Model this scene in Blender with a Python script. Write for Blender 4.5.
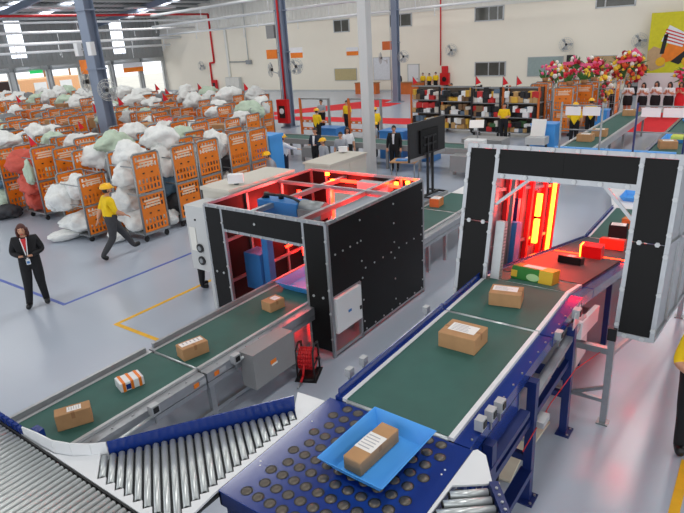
import bpy, bmesh, math, random
from mathutils import Vector, Matrix, noise
random.seed(7)
R = math.radians
sc = bpy.context.scene
col = sc.collection
for o in list(bpy.data.objects): bpy.data.objects.remove(o)

# ------------------------------------------------------------------ camera
CAM_F, CAM_YAW, CAM_PITCH, CAM_ROLL, CAM_H = 583.27, 0.646965, 0.359369, -0.06357, 4.8457
def camera():
    cd = bpy.data.cameras.new('camera'); co = bpy.data.objects.new('camera', cd); col.objects.link(co)
    y, p, r = CAM_YAW, CAM_PITCH, CAM_ROLL
    fw = Vector((-math.sin(y)*math.cos(p), math.cos(y)*math.cos(p), -math.sin(p)))
    rt = Vector((math.cos(y), math.sin(y), 0)); up = rt.cross(fw)
    a = rt*math.cos(r)+up*math.sin(r); b = -rt*math.sin(r)+up*math.cos(r)
    m = Matrix.Identity(4)
    for i in range(3): m[i][0] = a[i]; m[i][1] = b[i]; m[i][2] = -fw[i]
    m[2][3] = CAM_H
    co.matrix_world = m
    cd.sensor_width = 36; cd.lens = CAM_F/684*36; cd.clip_end = 400; cd.clip_start = .05
    sc.camera = co
camera()
# ------------------------------------------------------------------ sky, exposure
w = bpy.data.worlds.new('sky'); sc.world = w; w.use_nodes = True
bg = w.node_tree.nodes['Background']; bg.inputs[0].default_value = (.93, .96, 1, 1); bg.inputs[1].default_value = 1.7
sc.view_settings.view_transform = 'Standard'; sc.view_settings.look = 'None'
sc.view_settings.gamma = 1; sc.view_settings.use_curve_mapping = False
sc.view_settings.exposure = 0.0
HALL_FILL_W = 250

# ------------------------------------------------------------------ materials
def lin(c):
    return tuple(((v/255)/12.92 if v/255 <= .04045 else ((v/255+.055)/1.055)**2.4) for v in c)
MATS = {}
def mat(name, rgb, rough=.5, metal=0, var=.06, scale=6, bump=0, coat=0, spec=.5, emit=None, strength=0, stretch=None, alpha=None):
    if name in MATS: return MATS[name]
    m = bpy.data.materials.new(name); m.use_nodes = True; nt = m.node_tree
    b = nt.nodes['Principled BSDF']; c = lin(rgb)
    b.inputs['Roughness'].default_value = rough; b.inputs['Metallic'].default_value = metal
    b.inputs['Specular IOR Level'].default_value = spec
    if coat: b.inputs['Coat Weight'].default_value = coat; b.inputs['Coat Roughness'].default_value = .08
    tc = nt.nodes.new('ShaderNodeTexCoord'); nz = nt.nodes.new('ShaderNodeTexNoise')
    nz.inputs['Scale'].default_value = scale; nz.inputs['Detail'].default_value = 4
    src = tc.outputs['Object']
    if stretch:
        mp = nt.nodes.new('ShaderNodeMapping'); mp.inputs['Scale'].default_value = stretch
        nt.links.new(src, mp.inputs[0]); src = mp.outputs[0]
    nt.links.new(src, nz.inputs['Vector'])
    rp = nt.nodes.new('ShaderNodeValToRGB'); e = rp.color_ramp.elements
    e[0].position = .3; e[1].position = .7
    e[0].color = tuple(max(0, v*(1-var)) for v in c)+(1,); e[1].color = tuple(min(1, v*(1+var)) for v in c)+(1,)
    nt.links.new(nz.outputs['Fac'], rp.inputs[0]); nt.links.new(rp.outputs[0], b.inputs['Base Color'])
    if bump:
        bp = nt.nodes.new('ShaderNodeBump'); bp.inputs['Strength'].default_value = bump; bp.inputs['Distance'].default_value = .02
        nt.links.new(nz.outputs['Fac'], bp.inputs['Height']); nt.links.new(bp.outputs[0], b.inputs['Normal'])
    if emit:
        b.inputs['Emission Color'].default_value = lin(emit)+(1,); b.inputs['Emission Strength'].default_value = strength
    MATS[name] = m
    return m
FLOOR = mat('grey_epoxy', (174, 183, 197), .24, 0, .03, .35, .01)
CREAM = mat('cream_paint', (243, 236, 220), .7, 0, .02, .3)
CLAD = mat('pale_cladding', (226, 225, 218), .6, 0, .04, .4)
GREYCLAD = mat('grey_cladding', (140, 143, 143), .5, 0, .06, .5)
ROOFM = mat('roof_sheet', (112, 116, 116), .5, .2, .08, .5)
STEELP = mat('blue_grey_paint', (128, 140, 160), .45, 0, .05, 1)
PALEST = mat('pale_grey_paint', (196, 198, 198), .45, 0, .03, 1)
ALU = mat('aluminium', (168, 171, 175), .34, .75, .05, 12)
ALUW = mat('pale_aluminium', (188, 191, 193), .4, .4, .04, 12)
GALV = mat('galvanised_steel', (150, 154, 156), .42, .6, .08, 9)
STEEL = mat('roller_steel', (205, 210, 210), .32, .55, .05, 20, stretch=(1, 1, .2))
BELT = mat('green_belt', (46, 92, 84), .62, 0, .08, 3, .02)
DBELT = mat('dark_belt', (58, 60, 62), .6, 0, .06, 4)
BLUE = mat('blue_paint', (24, 52, 128), .2, 0, .06, 3, 0, .4)
DBLUE = mat('dark_blue_paint', (22, 40, 98), .35, 0, .08, 3)
WHITE = mat('white_paint', (228, 230, 232), .4, 0, .02, 2)
BLACK = mat('black_panel', (13, 13, 14), .5, 0, .15, 2, spec=.25)
BLACKP = mat('black_plastic', (20, 20, 22), .45, 0, .1, 5)
GREYP = mat('grey_cabinet_paint', (140, 141, 142), .45, 0, .04, 3)
BEIGE = mat('beige_cabinet_paint', (205, 200, 188), .5, 0, .03, 2)
ORANGE = mat('orange_plastic', (238, 126, 22), .45, 0, .1, 3)
ORANGED = mat('orange_steel', (206, 104, 40), .5, 0, .1, 3)
CARD = mat('cardboard', (180, 138, 96), .8, 0, .08, 7, .05)
CARDD = mat('cardboard_dark', (160, 116, 78), .8, 0, .08, 7, .05)
PAPER = mat('paper_label', (236, 234, 230), .6, 0, .02, 8)
INK = mat('grey_ink', (172, 172, 178), .7, 0, .05, 8)
TRAYB = mat('light_blue_tray', (76, 162, 238), .38, 0, .04, 3)
BLUEM = mat('blue_machine', (60, 128, 196), .4, 0, .05, 3)
RED = mat('red_paint', (206, 22, 30), .4, 0, .08, 3)
REDF = mat('red_cloth', (214, 24, 36), .75, 0, .1, 3)
YEL = mat('yellow_tape', (232, 176, 26), .55, 0, .08, 5)
BLINE = mat('blue_tape', (74, 96, 176), .5, 0, .06, 5)
TYRE = mat('black_rubber', (26, 26, 28), .6, 0, .1, 5)
GLASS = mat('dark_glass', (84, 84, 78), .1, 0, .25, 1.2)
CARPET = mat('red_carpet', (222, 34, 44), .9, 0, .05, 2)
REDLED = mat('red_led', (255, 60, 30), .4, emit=(255, 20, 8), strength=34)
HOTLED = mat('orange_led', (255, 150, 40), .4, emit=(255, 60, 10), strength=48)
REDLASER = mat('scan_line', (255, 80, 20), .4, emit=(255, 46, 14), strength=9)
TRANSL = mat('translucent_sheet', (240, 244, 255), .5, emit=(236, 242, 255), strength=2.2)
LAMPM = mat('lamp_diffuser', (250, 250, 250), .5, emit=(255, 250, 240), strength=6)
GREENS = mat('green_sign', (40, 170, 90), .5, emit=(40, 190, 100), strength=.8)
SKIN = mat('skin', (204, 150, 120), .55, 0, .05, 8)
HAIRB = mat('black_hair', (26, 20, 20), .5, 0, .2, 30)
HAIRR = mat('auburn_hair', (78, 34, 26), .5, 0, .2, 30)
CBLACK = mat('black_cloth', (22, 22, 26), .85, 0, .15, 14)
CYEL = mat('yellow_cloth', (236, 196, 12), .8, 0, .08, 9, .06)
CWHITE = mat('white_cloth', (232, 232, 236), .8, 0, .04, 9, .06)
CGREY = mat('grey_cloth', (158, 162, 170), .8, 0, .06, 9)
CCHAR = mat('charcoal_cloth', (62, 62, 66), .85, 0, .1, 12)
CNAVY = mat('navy_cloth', (32, 42, 60), .85, 0, .1, 12)
HATY = mat('yellow_helmet', (250, 190, 6), .3, 0, .04, 4, 0, .3)
SHOE = mat('shoe_leather', (18, 18, 20), .35, 0, .1, 9)
GREENL = mat('green_leaf', (70, 120, 60), .6, 0, .25, 12)

# ------------------------------------------------------------------ mesh builder
class MB:
    def __init__(s): s.v = []; s.f = []; s.m = []; s.sm = []
    def _add(s, vs, fs, m=0, smooth=False):
        k = len(s.v); s.v += [tuple(p) for p in vs]
        for f in fs: s.f.append(tuple(i+k for i in f)); s.m.append(m); s.sm.append(smooth)
        return s
    def box(s, c, d, m=0, rot=None):
        vs = []
        for x in (-.5, .5):
            for y in (-.5, .5):
                for z in (-.5, .5):
                    p = Vector((x*d[0], y*d[1], z*d[2]))
                    if rot is not None: p = rot @ p
                    vs.append(p+Vector(c))
        return s._add(vs, [(0,1,3,2),(4,6,7,5),(0,4,5,1),(2,3,7,6),(0,2,6,4),(1,5,7,3)], m)
    def bb(s, x0, x1, y0, y1, z0, z1, m=0):
        return s.box(((x0+x1)/2, (y0+y1)/2, (z0+z1)/2), (abs(x1-x0), abs(y1-y0), abs(z1-z0)), m)
    def bar(s, p, q, wd, h=None, m=0):
        p = Vector(p); q = Vector(q); h = h or wd; d = q-p; L = d.length
        y = d.normalized(); up = Vector((0, 0, 1)) if abs(y.z) < .95 else Vector((0, 1, 0))
        x = y.cross(up).normalized(); z = x.cross(y)
        rot = Matrix((x, y, z)).transposed()
        return s.box((p+q)/2, (wd, L, h), m, rot)
    def cyl(s, p, q, r, r2=None, n=8, m=0, smooth=True):
        p = Vector(p); q = Vector(q); r2 = r if r2 is None else r2
        y = (q-p).normalized(); up = Vector((0, 0, 1)) if abs(y.z) < .95 else Vector((0, 1, 0))
        x = y.cross(up).normalized(); z = x.cross(y); a = []; b = []
        for i in range(n):
            t = 2*math.pi*i/n; d = x*math.cos(t)+z*math.sin(t)
            a.append(p+d*r); b.append(q+d*r2)
        s._add(a+b, [(i, (i+1) % n, n+(i+1) % n, n+i) for i in range(n)], m, smooth)
        k = len(s.v)-2*n
        s.f.append(tuple(k+i for i in range(n))[::-1]); s.m.append(m); s.sm.append(False)
        s.f.append(tuple(k+n+i for i in range(n))); s.m.append(m); s.sm.append(False)
        return s
    def tube(s, pts, r, n=6, m=0):
        rr = r if isinstance(r, (list, tuple)) else [r]*len(pts)
        for i in range(len(pts)-1): s.cyl(pts[i], pts[i+1], rr[i], rr[i+1], n, m)
        return s
    def sph(s, c, r, nu=10, nv=7, m=0, fn=None, vmin=0, vmax=1):
        if not isinstance(r, (list, tuple)): r = (r, r, r)
        vs = []; fs = []
        for j in range(nv+1):
            th = math.pi*(vmin+(vmax-vmin)*j/nv)
            for i in range(nu):
                ph = 2*math.pi*i/nu
                p = Vector((math.sin(th)*math.cos(ph), math.sin(th)*math.sin(ph), math.cos(th)))
                if fn: p = fn(p)
                vs.append((c[0]+p.x*r[0], c[1]+p.y*r[1], c[2]+p.z*r[2]))
        for j in range(nv):
            for i in range(nu): fs.append((j*nu+i, (j+1)*nu+i, (j+1)*nu+(i+1) % nu, j*nu+(i+1) % nu))
        return s._add(vs, fs, m, True)
    def prism(s, poly, h, m=0):
        n = len(poly); h = Vector(h); a = [Vector(p) for p in poly]; b = [p+h for p in a]
        return s._add(a+b, [tuple(range(n))[::-1], tuple(range(n, 2*n))]+[(i, (i+1) % n, n+(i+1) % n, n+i) for i in range(n)], m)
    def mesh(s, name, mats):
        me = bpy.data.meshes.new(name); me.from_pydata(s.v, [], s.f)
        for m in (mats if isinstance(mats, (list, tuple)) else [mats]): me.materials.append(m)
        me.polygons.foreach_set('material_index', s.m); me.polygons.foreach_set('use_smooth', s.sm)
        bm = bmesh.new(); bm.from_mesh(me); bmesh.ops.recalc_face_normals(bm, faces=bm.faces); bm.to_mesh(me); bm.free()
        me.update(); return me
    def build(s, name, mats, parent=None, loc=(0, 0, 0), rotz=0):
        return ob(name, s.mesh(name, mats), parent, loc, rotz)
def ob(name, me, parent=None, loc=(0, 0, 0), rotz=0):
    o = bpy.data.objects.new(name, me); col.objects.link(o); o.parent = parent
    o.location = loc; o.rotation_euler = (0, 0, rotz); return o
def tag(o, label, cat, group=None):
    o['label'] = label; o['category'] = cat
    if group: o['group'] = group
    return o
def thing(name, label, cat, loc=(0, 0, 0), rotz=0, group=None):
    return tag(ob(name, None, None, loc, rotz), label, cat, group)
def struct(o): o['kind'] = 'structure'; return o
def rbox(name, d, mats, bev=.01, seg=2):
    me = bpy.data.meshes.new(name); bm = bmesh.new(); bmesh.ops.create_cube(bm, size=1)
    bmesh.ops.scale(bm, vec=d, verts=bm.verts)
    bmesh.ops.bevel(bm, geom=bm.edges[:], offset=bev, segments=seg, affect='EDGES', profile=.5)
    bmesh.ops.translate(bm, vec=(0, 0, d[2]/2), verts=bm.verts); bm.to_mesh(me); bm.free()
    for m in (mats if isinstance(mats, (list, tuple)) else [mats]): me.materials.append(m)
    return me
def copy_tree(o, loc, rotz, label=None, group=None):
    c = o.copy(); col.objects.link(c); c.location = loc; c.rotation_euler = (0, 0, rotz)
    if label: c['label'] = label
    if group: c['group'] = group
    for ch in o.children:
        k = ch.copy(); col.objects.link(k); k.parent = c
        for g in ch.children:
            q = g.copy(); col.objects.link(q); q.parent = k
    return c

# ================================================================== PEOPLE (built first, while the scene is small)
HEADC = Vector((0, .015, 1.625))
def head_fn(p):
    q = p.copy()
    if p.z < -.1: k = 1-.34*min(1, (-p.z-.1)/.9); q.x *= k; q.y = q.y*k+.12*(1-k)
    if p.y > .75 and -.35 < p.z < .2: q.y += .07
    if p.y > .9 and -.25 < p.z < .05 and abs(p.x) < .3: q.y += .17
    return q
def body_mesh(pose, lod, heels=False):
    """skinned body; returns (verts, faces, regions)"""
    J = {}; E = []
    def j(n, p, r): J[n] = (Vector(p), r)
    lean = pose.get('lean', 0)
    def T(p): return Vector((p[0], p[1]+lean*(p[2]-.95), p[2])) if p[2] > .95 else Vector(p)
    j('pel', (0, 0, .96), (.165, .12)); j('wai', T((0, 0, 1.1)), (.14, .105)); j('che', T((0, 0, 1.3)), (.165, .118))
    j('nec', T((0, -.005, 1.45)), (.062, .06)); j('hea', T((0, .01, 1.56)), (.058, .06))
    E += [('pel', 'wai', 'top'), ('wai', 'che', 'top'), ('che', 'nec', 'top'), ('nec', 'hea', 'skin')]
    for s, k in ((-1, 'l'), (1, 'r')):
        j('sh'+k, T((.185*s, -.01, 1.4)), (.068, .068)); E.append(('che', 'sh'+k, 'top'))
        el, wr = pose['arm_'+k]
        j('el'+k, T(el), (.046, .046)); j('wr'+k, T(wr), (.031, .028))
        E += [('sh'+k, 'el'+k, 'top'), ('el'+k, 'wr'+k, 'fore')]
        hp, kn, an, to = pose['leg_'+k]
        j('hp'+k, hp, (.092, .095)); j('kn'+k, kn, (.062, .062)); j('an'+k, an, (.045, .045)); j('to'+k, to, (.044, .036))
        E += [('pel', 'hp'+k, 'leg'), ('hp'+k, 'kn'+k, 'leg'), ('kn'+k, 'an'+k, 'leg'), ('an'+k, 'to'+k, 'shoe')]
    names = list(J); idx = {n: i for i, n in enumerate(names)}
    me = bpy.data.meshes.new('tmp'); me.from_pydata([J[n][0] for n in names], [(idx[a], idx[b]) for a, b, _ in E], [])
    o = bpy.data.objects.new('tmp', me); col.objects.link(o)
    o.modifiers.new('skin', 'SKIN').use_smooth_shade = True
    sv = me.skin_vertices[0].data
    for i, n in enumerate(names): sv[i].radius = tuple(q*1.45 for q in J[n][1]) if n not in ('nec','hea') else J[n][1]; sv[i].use_root = (n == 'pel')
    ss = o.modifiers.new('sub', 'SUBSURF'); ss.levels = lod; ss.render_levels = lod
    dg = bpy.context.evaluated_depsgraph_get(); em = bpy.data.meshes.new_from_object(o.evaluated_get(dg))
    vs = [v.co.copy() for v in em.vertices]; fs = [tuple(p.vertices) for p in em.polygons]
    reg = []
    for p in em.polygons:
        c = p.center; best = None; bd = 9
        for a, b, t in E:
            pa, pb = J[a][0], J[b][0]; d = pb-pa; u = max(0, min(1, (c-pa).dot(d)/d.length_squared))
            dd = (c-(pa+d*u)).length/max(.05, (J[a][1][0]*(1-u)+J[b][1][0]*u))
            if dd < bd: bd = dd; best = t
        if best == 'top' and c.z < .955: best = 'leg'
        if best == 'leg' and c.z < .085: best = 'shoe'
        if best == 'top' and c.z > T((0, 0, 1.475)).z and abs(c.x) < .07: best = 'skin'
        reg.append(best)
    bpy.data.objects.remove(o); bpy.data.meshes.remove(em); bpy.data.meshes.remove(me)
    return vs, fs, reg, {n: J[n][0] for n in J}, T
BCACHE = {}
def leg(s, kn=(0, .01, .5), an=(0, -.02, .075), toe=(0, .15, .045), sp=.1):
    return ((.095*s, 0, .9), (.1*s+kn[0], kn[1], kn[2]), (sp*s+an[0], an[1], an[2]), (sp*s*1.15+an[0]+toe[0], an[1]+toe[1], an[2]-.035+toe[2]-.01))
POSES = {
 'stand': dict(arm_l=((-.25, -.02, 1.14), (-.26, .06, .9)), arm_r=((.25, -.02, 1.14), (.26, .06, .9)), leg_l=leg(-1), leg_r=leg(1)),
 'phone': dict(arm_l=((-.27, -.01, 1.15), (-.07, .23, 1.12)), arm_r=((.27, -.01, 1.15), (.09, .24, 1.13)), leg_l=leg(-1, sp=.12), leg_r=leg(1, (.03, .06, .5), (.07, .1, .075), sp=.12), lean=.03),
 'walk': dict(arm_l=((-.24, -.12, 1.16), (-.25, -.2, .93)), arm_r=((.24, .06, 1.14), (.22, .27, 1.02)),
              leg_l=((-.09, .02, .9), (-.1, .26, .53), (-.1, .46, .14), (-.1, .62, .17)), leg_r=((.09, -.02, .9), (.1, -.06, .5), (.1, -.38, .13), (.1, -.25, .045)), lean=.05),
 'reach': dict(arm_l=((-.26, 0, 1.14), (-.24, .12, .92)), arm_r=((.36, .12, 1.3), (.55, .3, 1.25)), leg_l=leg(-1), leg_r=leg(1)),
 'hold': dict(arm_l=((-.25, .02, 1.14), (-.12, .26, 1.13)), arm_r=((.25, .02, 1.14), (.12, .26, 1.13)), leg_l=leg(-1), leg_r=leg(1)),
 'clap': dict(arm_l=((-.26, .03, 1.17), (-.05, .22, 1.28)), arm_r=((.26, .03, 1.17), (.05, .22, 1.28)), leg_l=leg(-1), leg_r=leg(1)),
 'bend': dict(arm_l=((-.25, .1, 1.12), (-.14, .3, .98)), arm_r=((.25, .1, 1.12), (.14, .3, .98)), leg_l=leg(-1), leg_r=leg(1), lean=.3),
}
HANDD = {'phone': (0, .7, .3), 'clap': (0, .5, .85), 'hold': (0, .95, .2), 'reach': (.6, .7, -.1)}
def person(label, loc, face, pose='stand', h=1.7, top=CYEL, fore=None, legm=CBLACK, hat=False, hair='short', hairm=None, lod=1, skirt=None, name='person', group=None, bare=True, low=None, jacket=None):
    hairm = hairm or HAIRB
    fore = fore or (SKIN if bare else top)
    key = (pose, lod)
    if key not in BCACHE: BCACHE[key] = body_mesh(POSES[pose], lod)
    vs, fs, reg, J, T = BCACHE[key]
    mb = MB(); mats = [top, fore, low or legm, SHOE, SKIN, HAIRB, RED, CWHITE]
    mi = {'top': 0, 'fore': 1, 'leg': 2, 'shoe': 3, 'skin': 4}
    mb.v = [tuple(v) for v in vs]; mb.f = list(fs); mb.m = [mi[r] for r in reg]; mb.sm = [True]*len(fs)
    hc = T(HEADC); tilt = Vector((0, .03, -.02)) if pose in ('phone', 'bend') else Vector((0, 0, 0)); hc = hc+tilt
    n = 14 if lod > 1 else 10
    mb.sph(hc, (.078, .098, .118), n, n-2, 4, head_fn)
    for s in (-1, 1):
        mb.sph(hc+Vector((.031*s, .093, .008)), (.012, .008, .007), 6, 4, 5)
        mb.bar(hc+Vector((.016*s, .097, .03)), hc+Vector((.046*s, .09, .031)), .006, .006, 5)
        mb.sph(hc+Vector((.08*s, -.005, -.005)), (.012, .024, .032), 6, 4, 4)
    mb.box(hc+Vector((0, .093, -.06)), (.04, .012, .009), 6)
    for k, s in (('l', -1), ('r', 1)):
        wr = J['wr'+k]; el = J['el'+k]; d = (wr-el).normalized()
        if pose in HANDD: v = HANDD[pose]; d = Vector((v[0]*s if pose != 'reach' else (v[0] if k == 'r' else 0), v[1] if not (pose == 'reach' and k == 'l') else .2, v[2] if not (pose == 'reach' and k == 'l') else -1)).normalized()
        side = d.cross(Vector((0, 0, 1)) if abs(d.z) < .8 else Vector((0, 1, 0))).normalized(); nr = side.cross(d)
        pc = wr+d*.05
        mb.bar(wr-d*.015, wr+d*.09, .07, .03, 4)
        for q in range(4):
            b = wr+d*.085+side*(-.027+.018*q); L = (.062, .074, .07, .052)[q]
            mb.tube([b, b+d*L*.55-nr*.006, b+d*L-nr*.024], [.009, .0085, .006], 5, 4)
        b = wr+d*.03+side*.034*(-s); mb.tube([b, b+d*.035+side*.022*(-s), b+d*.066+side*.018*(-s)-nr*.01], [.011, .0095, .007], 5, 4)
    root = thing(name, label, 'person', loc, face, group)
    sc_ = h/1.745; root.scale = (sc_,)*3
    mb.build('body', mats, root)
    hb = MB()
    if hat:
        hb.sph(hc+Vector((0, -.008, .045)), (.125, .15, .115), 14, 6, 0, None, 0, .5)
        hb.cyl(hc+Vector((0, -.008, .038)), hc+Vector((0, -.008, .046)), .138, .13, 14)
        hb.prism([hc+Vector(p) for p in ((-.085, .09, .034), (.085, .09, .034), (.06, .175, .026), (-.06, .175, .026))], (0, 0, .01))
        hb.bar(hc+Vector((0, -.12, .115)), hc+Vector((0, .1, .12)), .03, .05)
        hb.build('safety_helmet', HATY, root)
        h2 = MB(); h2.sph(hc+Vector((0, -.018, -.01)), (.083, .09, .09), 10, 5, 0, None, .25, .66); 
        if hair: ob('hair', trim_front(h2, hc).mesh('hair', hairm), root)
    else:
        def hf(p): return p
        hb.sph(hc+Vector((0, -.014, .02)), (.089, .106, .115), 14, 8, 0, None, 0, .66)
        trim_front(hb, hc)
        if hair in ('long', 'bob'):
            z1 = -.3 if hair == 'long' else -.14
            for k in range(9):
                a = math.pi*(1.02+.96*k/8); x = math.cos(a)*.075; y = math.sin(a)*.08-.012
                hb.tube([hc+Vector((x, y, .03)), hc+Vector((x*1.15, y*1.1-.01, -.09)), hc+Vector((x*1.1, y*1.0-.01, z1))], [.036, .034, .016], 6)
            for s in (-1, 1): hb.tube([hc+Vector((.06*s, .05, .07)), hc+Vector((.088*s, .03, -.03)), hc+Vector((.085*s, .02, z1*.8))], [.026, .024, .012], 6)
        hb.build('hair', hairm, root)
    if skirt:
        k = MB(); pr_ = [(.2, .165, 1.1), (.235, .2, .95), (.24, .2, .8), (.225, .19, .6)]; n = 14; vs = []
        for rx, ry, z in pr_:
            for i in range(n): vs.append((rx*math.cos(2*math.pi*i/n), ry*math.sin(2*math.pi*i/n), z))
        k._add(vs, [(j*n+i, j*n+(i+1) % n, (j+1)*n+(i+1) % n, (j+1)*n+i) for j in range(3) for i in range(n)], 0, True); k.build('skirt', skirt, root)
    if jacket:
        k = MB()
        k.prism([T((-.05, .125, 1.46)), T((.05, .125, 1.46)), T((.035, .17, 1.25)), T((.03, .165, 1.08)), T((-.03, .165, 1.08)), T((-.035, .17, 1.25))], (0, .02, 0)); k.build('shirt_front', jacket, root)
    return root
def trim_front(mb, hc):
    keep = [i for i, f in enumerate(mb.f) if not (sum(mb.v[v][1] for v in f)/len(f) > hc.y+.02 and sum(mb.v[v][2] for v in f)/len(f) < hc.z+.062)]
    mb.f = [mb.f[i] for i in keep]; mb.m = [mb.m[i] for i in keep]; mb.sm = [mb.sm[i] for i in keep]; return mb

# face: rotation about z; the body looks along +Y at 0
wm = person('woman in black trouser suit reading a phone on the open floor', (-11.8, 5.12, 0), R(-122), 'phone', 1.79, CBLACK, CBLACK, CBLACK, hair='bob', hairm=HAIRR, lod=2)
k = MB(); k.prism([(-.05, .13, 1.45), (.05, .13, 1.45), (0, .18, 1.2)], (0, .012, 0)); k.build('red_blouse', RED, wm)
k = MB()
for s in (-1, 1): k.bar((.055*s, .135, 1.47), (.006*s, .205, 1.06), .018, .006)
k.build('lanyard', CWHITE, wm)
k = MB(); k.box((0, .21, 1.0), (.075, .008, .11)); bd = k.build('badge', WHITE, wm); k = MB(); k.box((0, .216, .99), (.05, .004, .05)); k.build('badge_photo', BLUEM, bd)
walk = person('worker in yellow shirt and helmet striding past the roll cages', (-12.88, 7.7, 0), R(-14), 'walk', 1.85, CYEL, SKIN, CCHAR, hat=True, lod=2)
P2 = [
 ('worker in white shirt and yellow helmet with back turned, one arm out', (-14.2, 15.7, 0), R(-20), dict(pose='reach', top=CWHITE, bare=False, hat=True, legm=CNAVY)),
 ('worker in grey shirt and yellow helmet bending behind the long beige cabinet', (-12.75, 13.6, 0), R(150), dict(pose='bend', top=CGREY, hat=True, h=1.6)),
 ('man in dark suit and pale shirt standing behind the beige cabinet', (-14.05, 17.4, 0), R(190), dict(pose='hold', top=CNAVY, bare=False, jacket=CWHITE)),
 ('worker whose yellow helmet shows just above the beige cabinet', (-12.6, 16.0, 0), R(160), dict(top=CGREY, hat=True, h=1.6)),
 ('dark-haired man in pale shirt behind the beige cabinet', (-12.75, 17.25, 0), R(200), dict(top=CGREY, h=1.62)),
 ('long-haired woman in white blouse by the cross conveyor', (-13.2, 18.3, 0), R(230), dict(top=CWHITE, hair='long', h=1.62)),
 ('worker in yellow shirt and helmet holding paper at the open cage', (-17.9, 22.4, 0), R(-10), dict(pose='hold', hat=True, h=1.7)),
 ('man in yellow shirt and dark trousers beside the open cage', (-18.4, 25.6, 0), R(170), dict(pose='stand', h=1.72)),
 ('man in grey shirt standing inside the open cage', (-20.1, 25.6, 0), R(180), dict(pose='hold', top=CGREY, h=1.75)),
 ('man in brown shirt loading the cage behind the pale pole', (-17.2, 25.9, 0), R(180), dict(pose='hold', top=mat('brown_cloth', (150, 100, 80), .8), h=1.7)),
 ('worker in yellow shirt half hidden behind the pale pole', (-15.1, 23.2, 0), R(40), dict(pose='hold', hat=True, h=1.7)),
 ('worker whose yellow helmet shows left of the pale pole', (-13.4, 20.6, 0), R(120), dict(top=CGREY, hat=True, h=1.45)),
 ('man in black suit and white shirt standing by the small table', (-11.3, 18.6, 0), R(200), dict(top=CBLACK, bare=False, jacket=CWHITE, h=1.7)),
 ('far figure in black beside the white door', (-26.8, 45.2, 0), R(180), dict(top=CBLACK, bare=False, h=1.7)),
 ('leftmost of three people in yellow behind the far wooden counter', (-24.7, 45.6, 0), R(180), dict(h=1.62)),
 ('middle of three people in yellow behind the far wooden counter', (-24.1, 45.6, 0), R(180), dict(h=1.58)),
 ('rightmost of three people in yellow behind the far wooden counter', (-23.5, 45.6, 0), R(180), dict(h=1.66)),
 ('dark-clothed person looking over the goods trolleys', (-16.7, 34.5, 0), R(180), dict(top=CBLACK, h=1.75)),
 ('worker in yellow shirt standing in front of the goods trolleys', (-9.85, 25.7, 0), R(190), dict(pose='hold', h=1.68)),
 ('worker in yellow shirt and helmet beside the blue crates', (-6.8, 25.7, 0), R(10), dict(hat=True, h=1.72)),
 ('helmeted worker nearer to the flower stands', (-6.55, 27.2, 0), R(20), dict(hat=True, h=1.72)),
 ('youth in black shirt with a blue lanyard by the red flowers', (-6.75, 32.4, 0), R(180), dict(top=CBLACK, h=1.62)),
 ('first woman in white blouse, next to the youth in black', (-6.45, 34.2, 0), R(180), dict(pose='clap', top=CWHITE, hair='long', skirt=CBLACK, low=SKIN, h=1.76)),
 ('second woman in white blouse from the youth in black', (-5.75, 34.2, 0), R(175), dict(pose='clap', top=CWHITE, hair='long', skirt=CBLACK, low=SKIN, h=1.74)),
 ('third woman in white blouse from the youth in black', (-5.15, 34.2, 0), R(165), dict(pose='clap', top=CWHITE, hair='long', skirt=CBLACK, low=SKIN, h=1.8)),
 ('fourth woman in white blouse from the youth in black', (-4.55, 34.2, 0), R(165), dict(pose='clap', top=CWHITE, hair='long', skirt=CBLACK, low=SKIN, h=1.76)),
 ('woman in red dress at the end of the line by the poster', (-4.05, 34.2, 0), R(170), dict(pose='clap', top=REDF, hair='long', skirt=REDF, low=SKIN, h=1.76)),
]
for lb, lc, fa, kw in P2: person(lb, lc, fa, **kw)
person('person in black trousers hidden behind the white cabinet with fans', (-9.35, 7.4, 0), R(-40), 'stand', 1.62, CBLACK, CBLACK, CBLACK)
person('person in yellow shirt and black trousers at the right edge', (-.2, 6.8, 0), R(200), 'hold', 1.85, CYEL, SKIN, CBLACK, lod=2)
k = rbox('phone', (.07, .14, .01), BLACKP, .003); pho = tag(ob('phone', k, None, (0, 0, 0)), 'dark phone in the hands of the woman in black', 'phone')
pho.matrix_world = Matrix.Translation((-11.8, 5.12, 0)) @ Matrix.Rotation(R(-122), 4, 'Z') @ Matrix.Translation((0.01, .31, 1.16)) @ Matrix.Rotation(R(35), 4, 'X')

# ================================================================== BUILDING
YB, XL = 46.9, -60.0
k = MB(); k.bb(XL, 24, -14, YB, -.2, 0); struct(k.build('floor', FLOOR))['label'] = 'glossy pale grey epoxy floor'
k = MB(); k.bb(-110, XL, -14, 90, -.3, -.05); struct(k.build('ground', mat('pale_concrete', (206, 202, 190), .9, 0, .08, .5)))
k = MB(); k.bb(XL-.3, 24, YB, YB+.3, 0, 6.5); struct(k.build('wall_back', CREAM))
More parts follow.
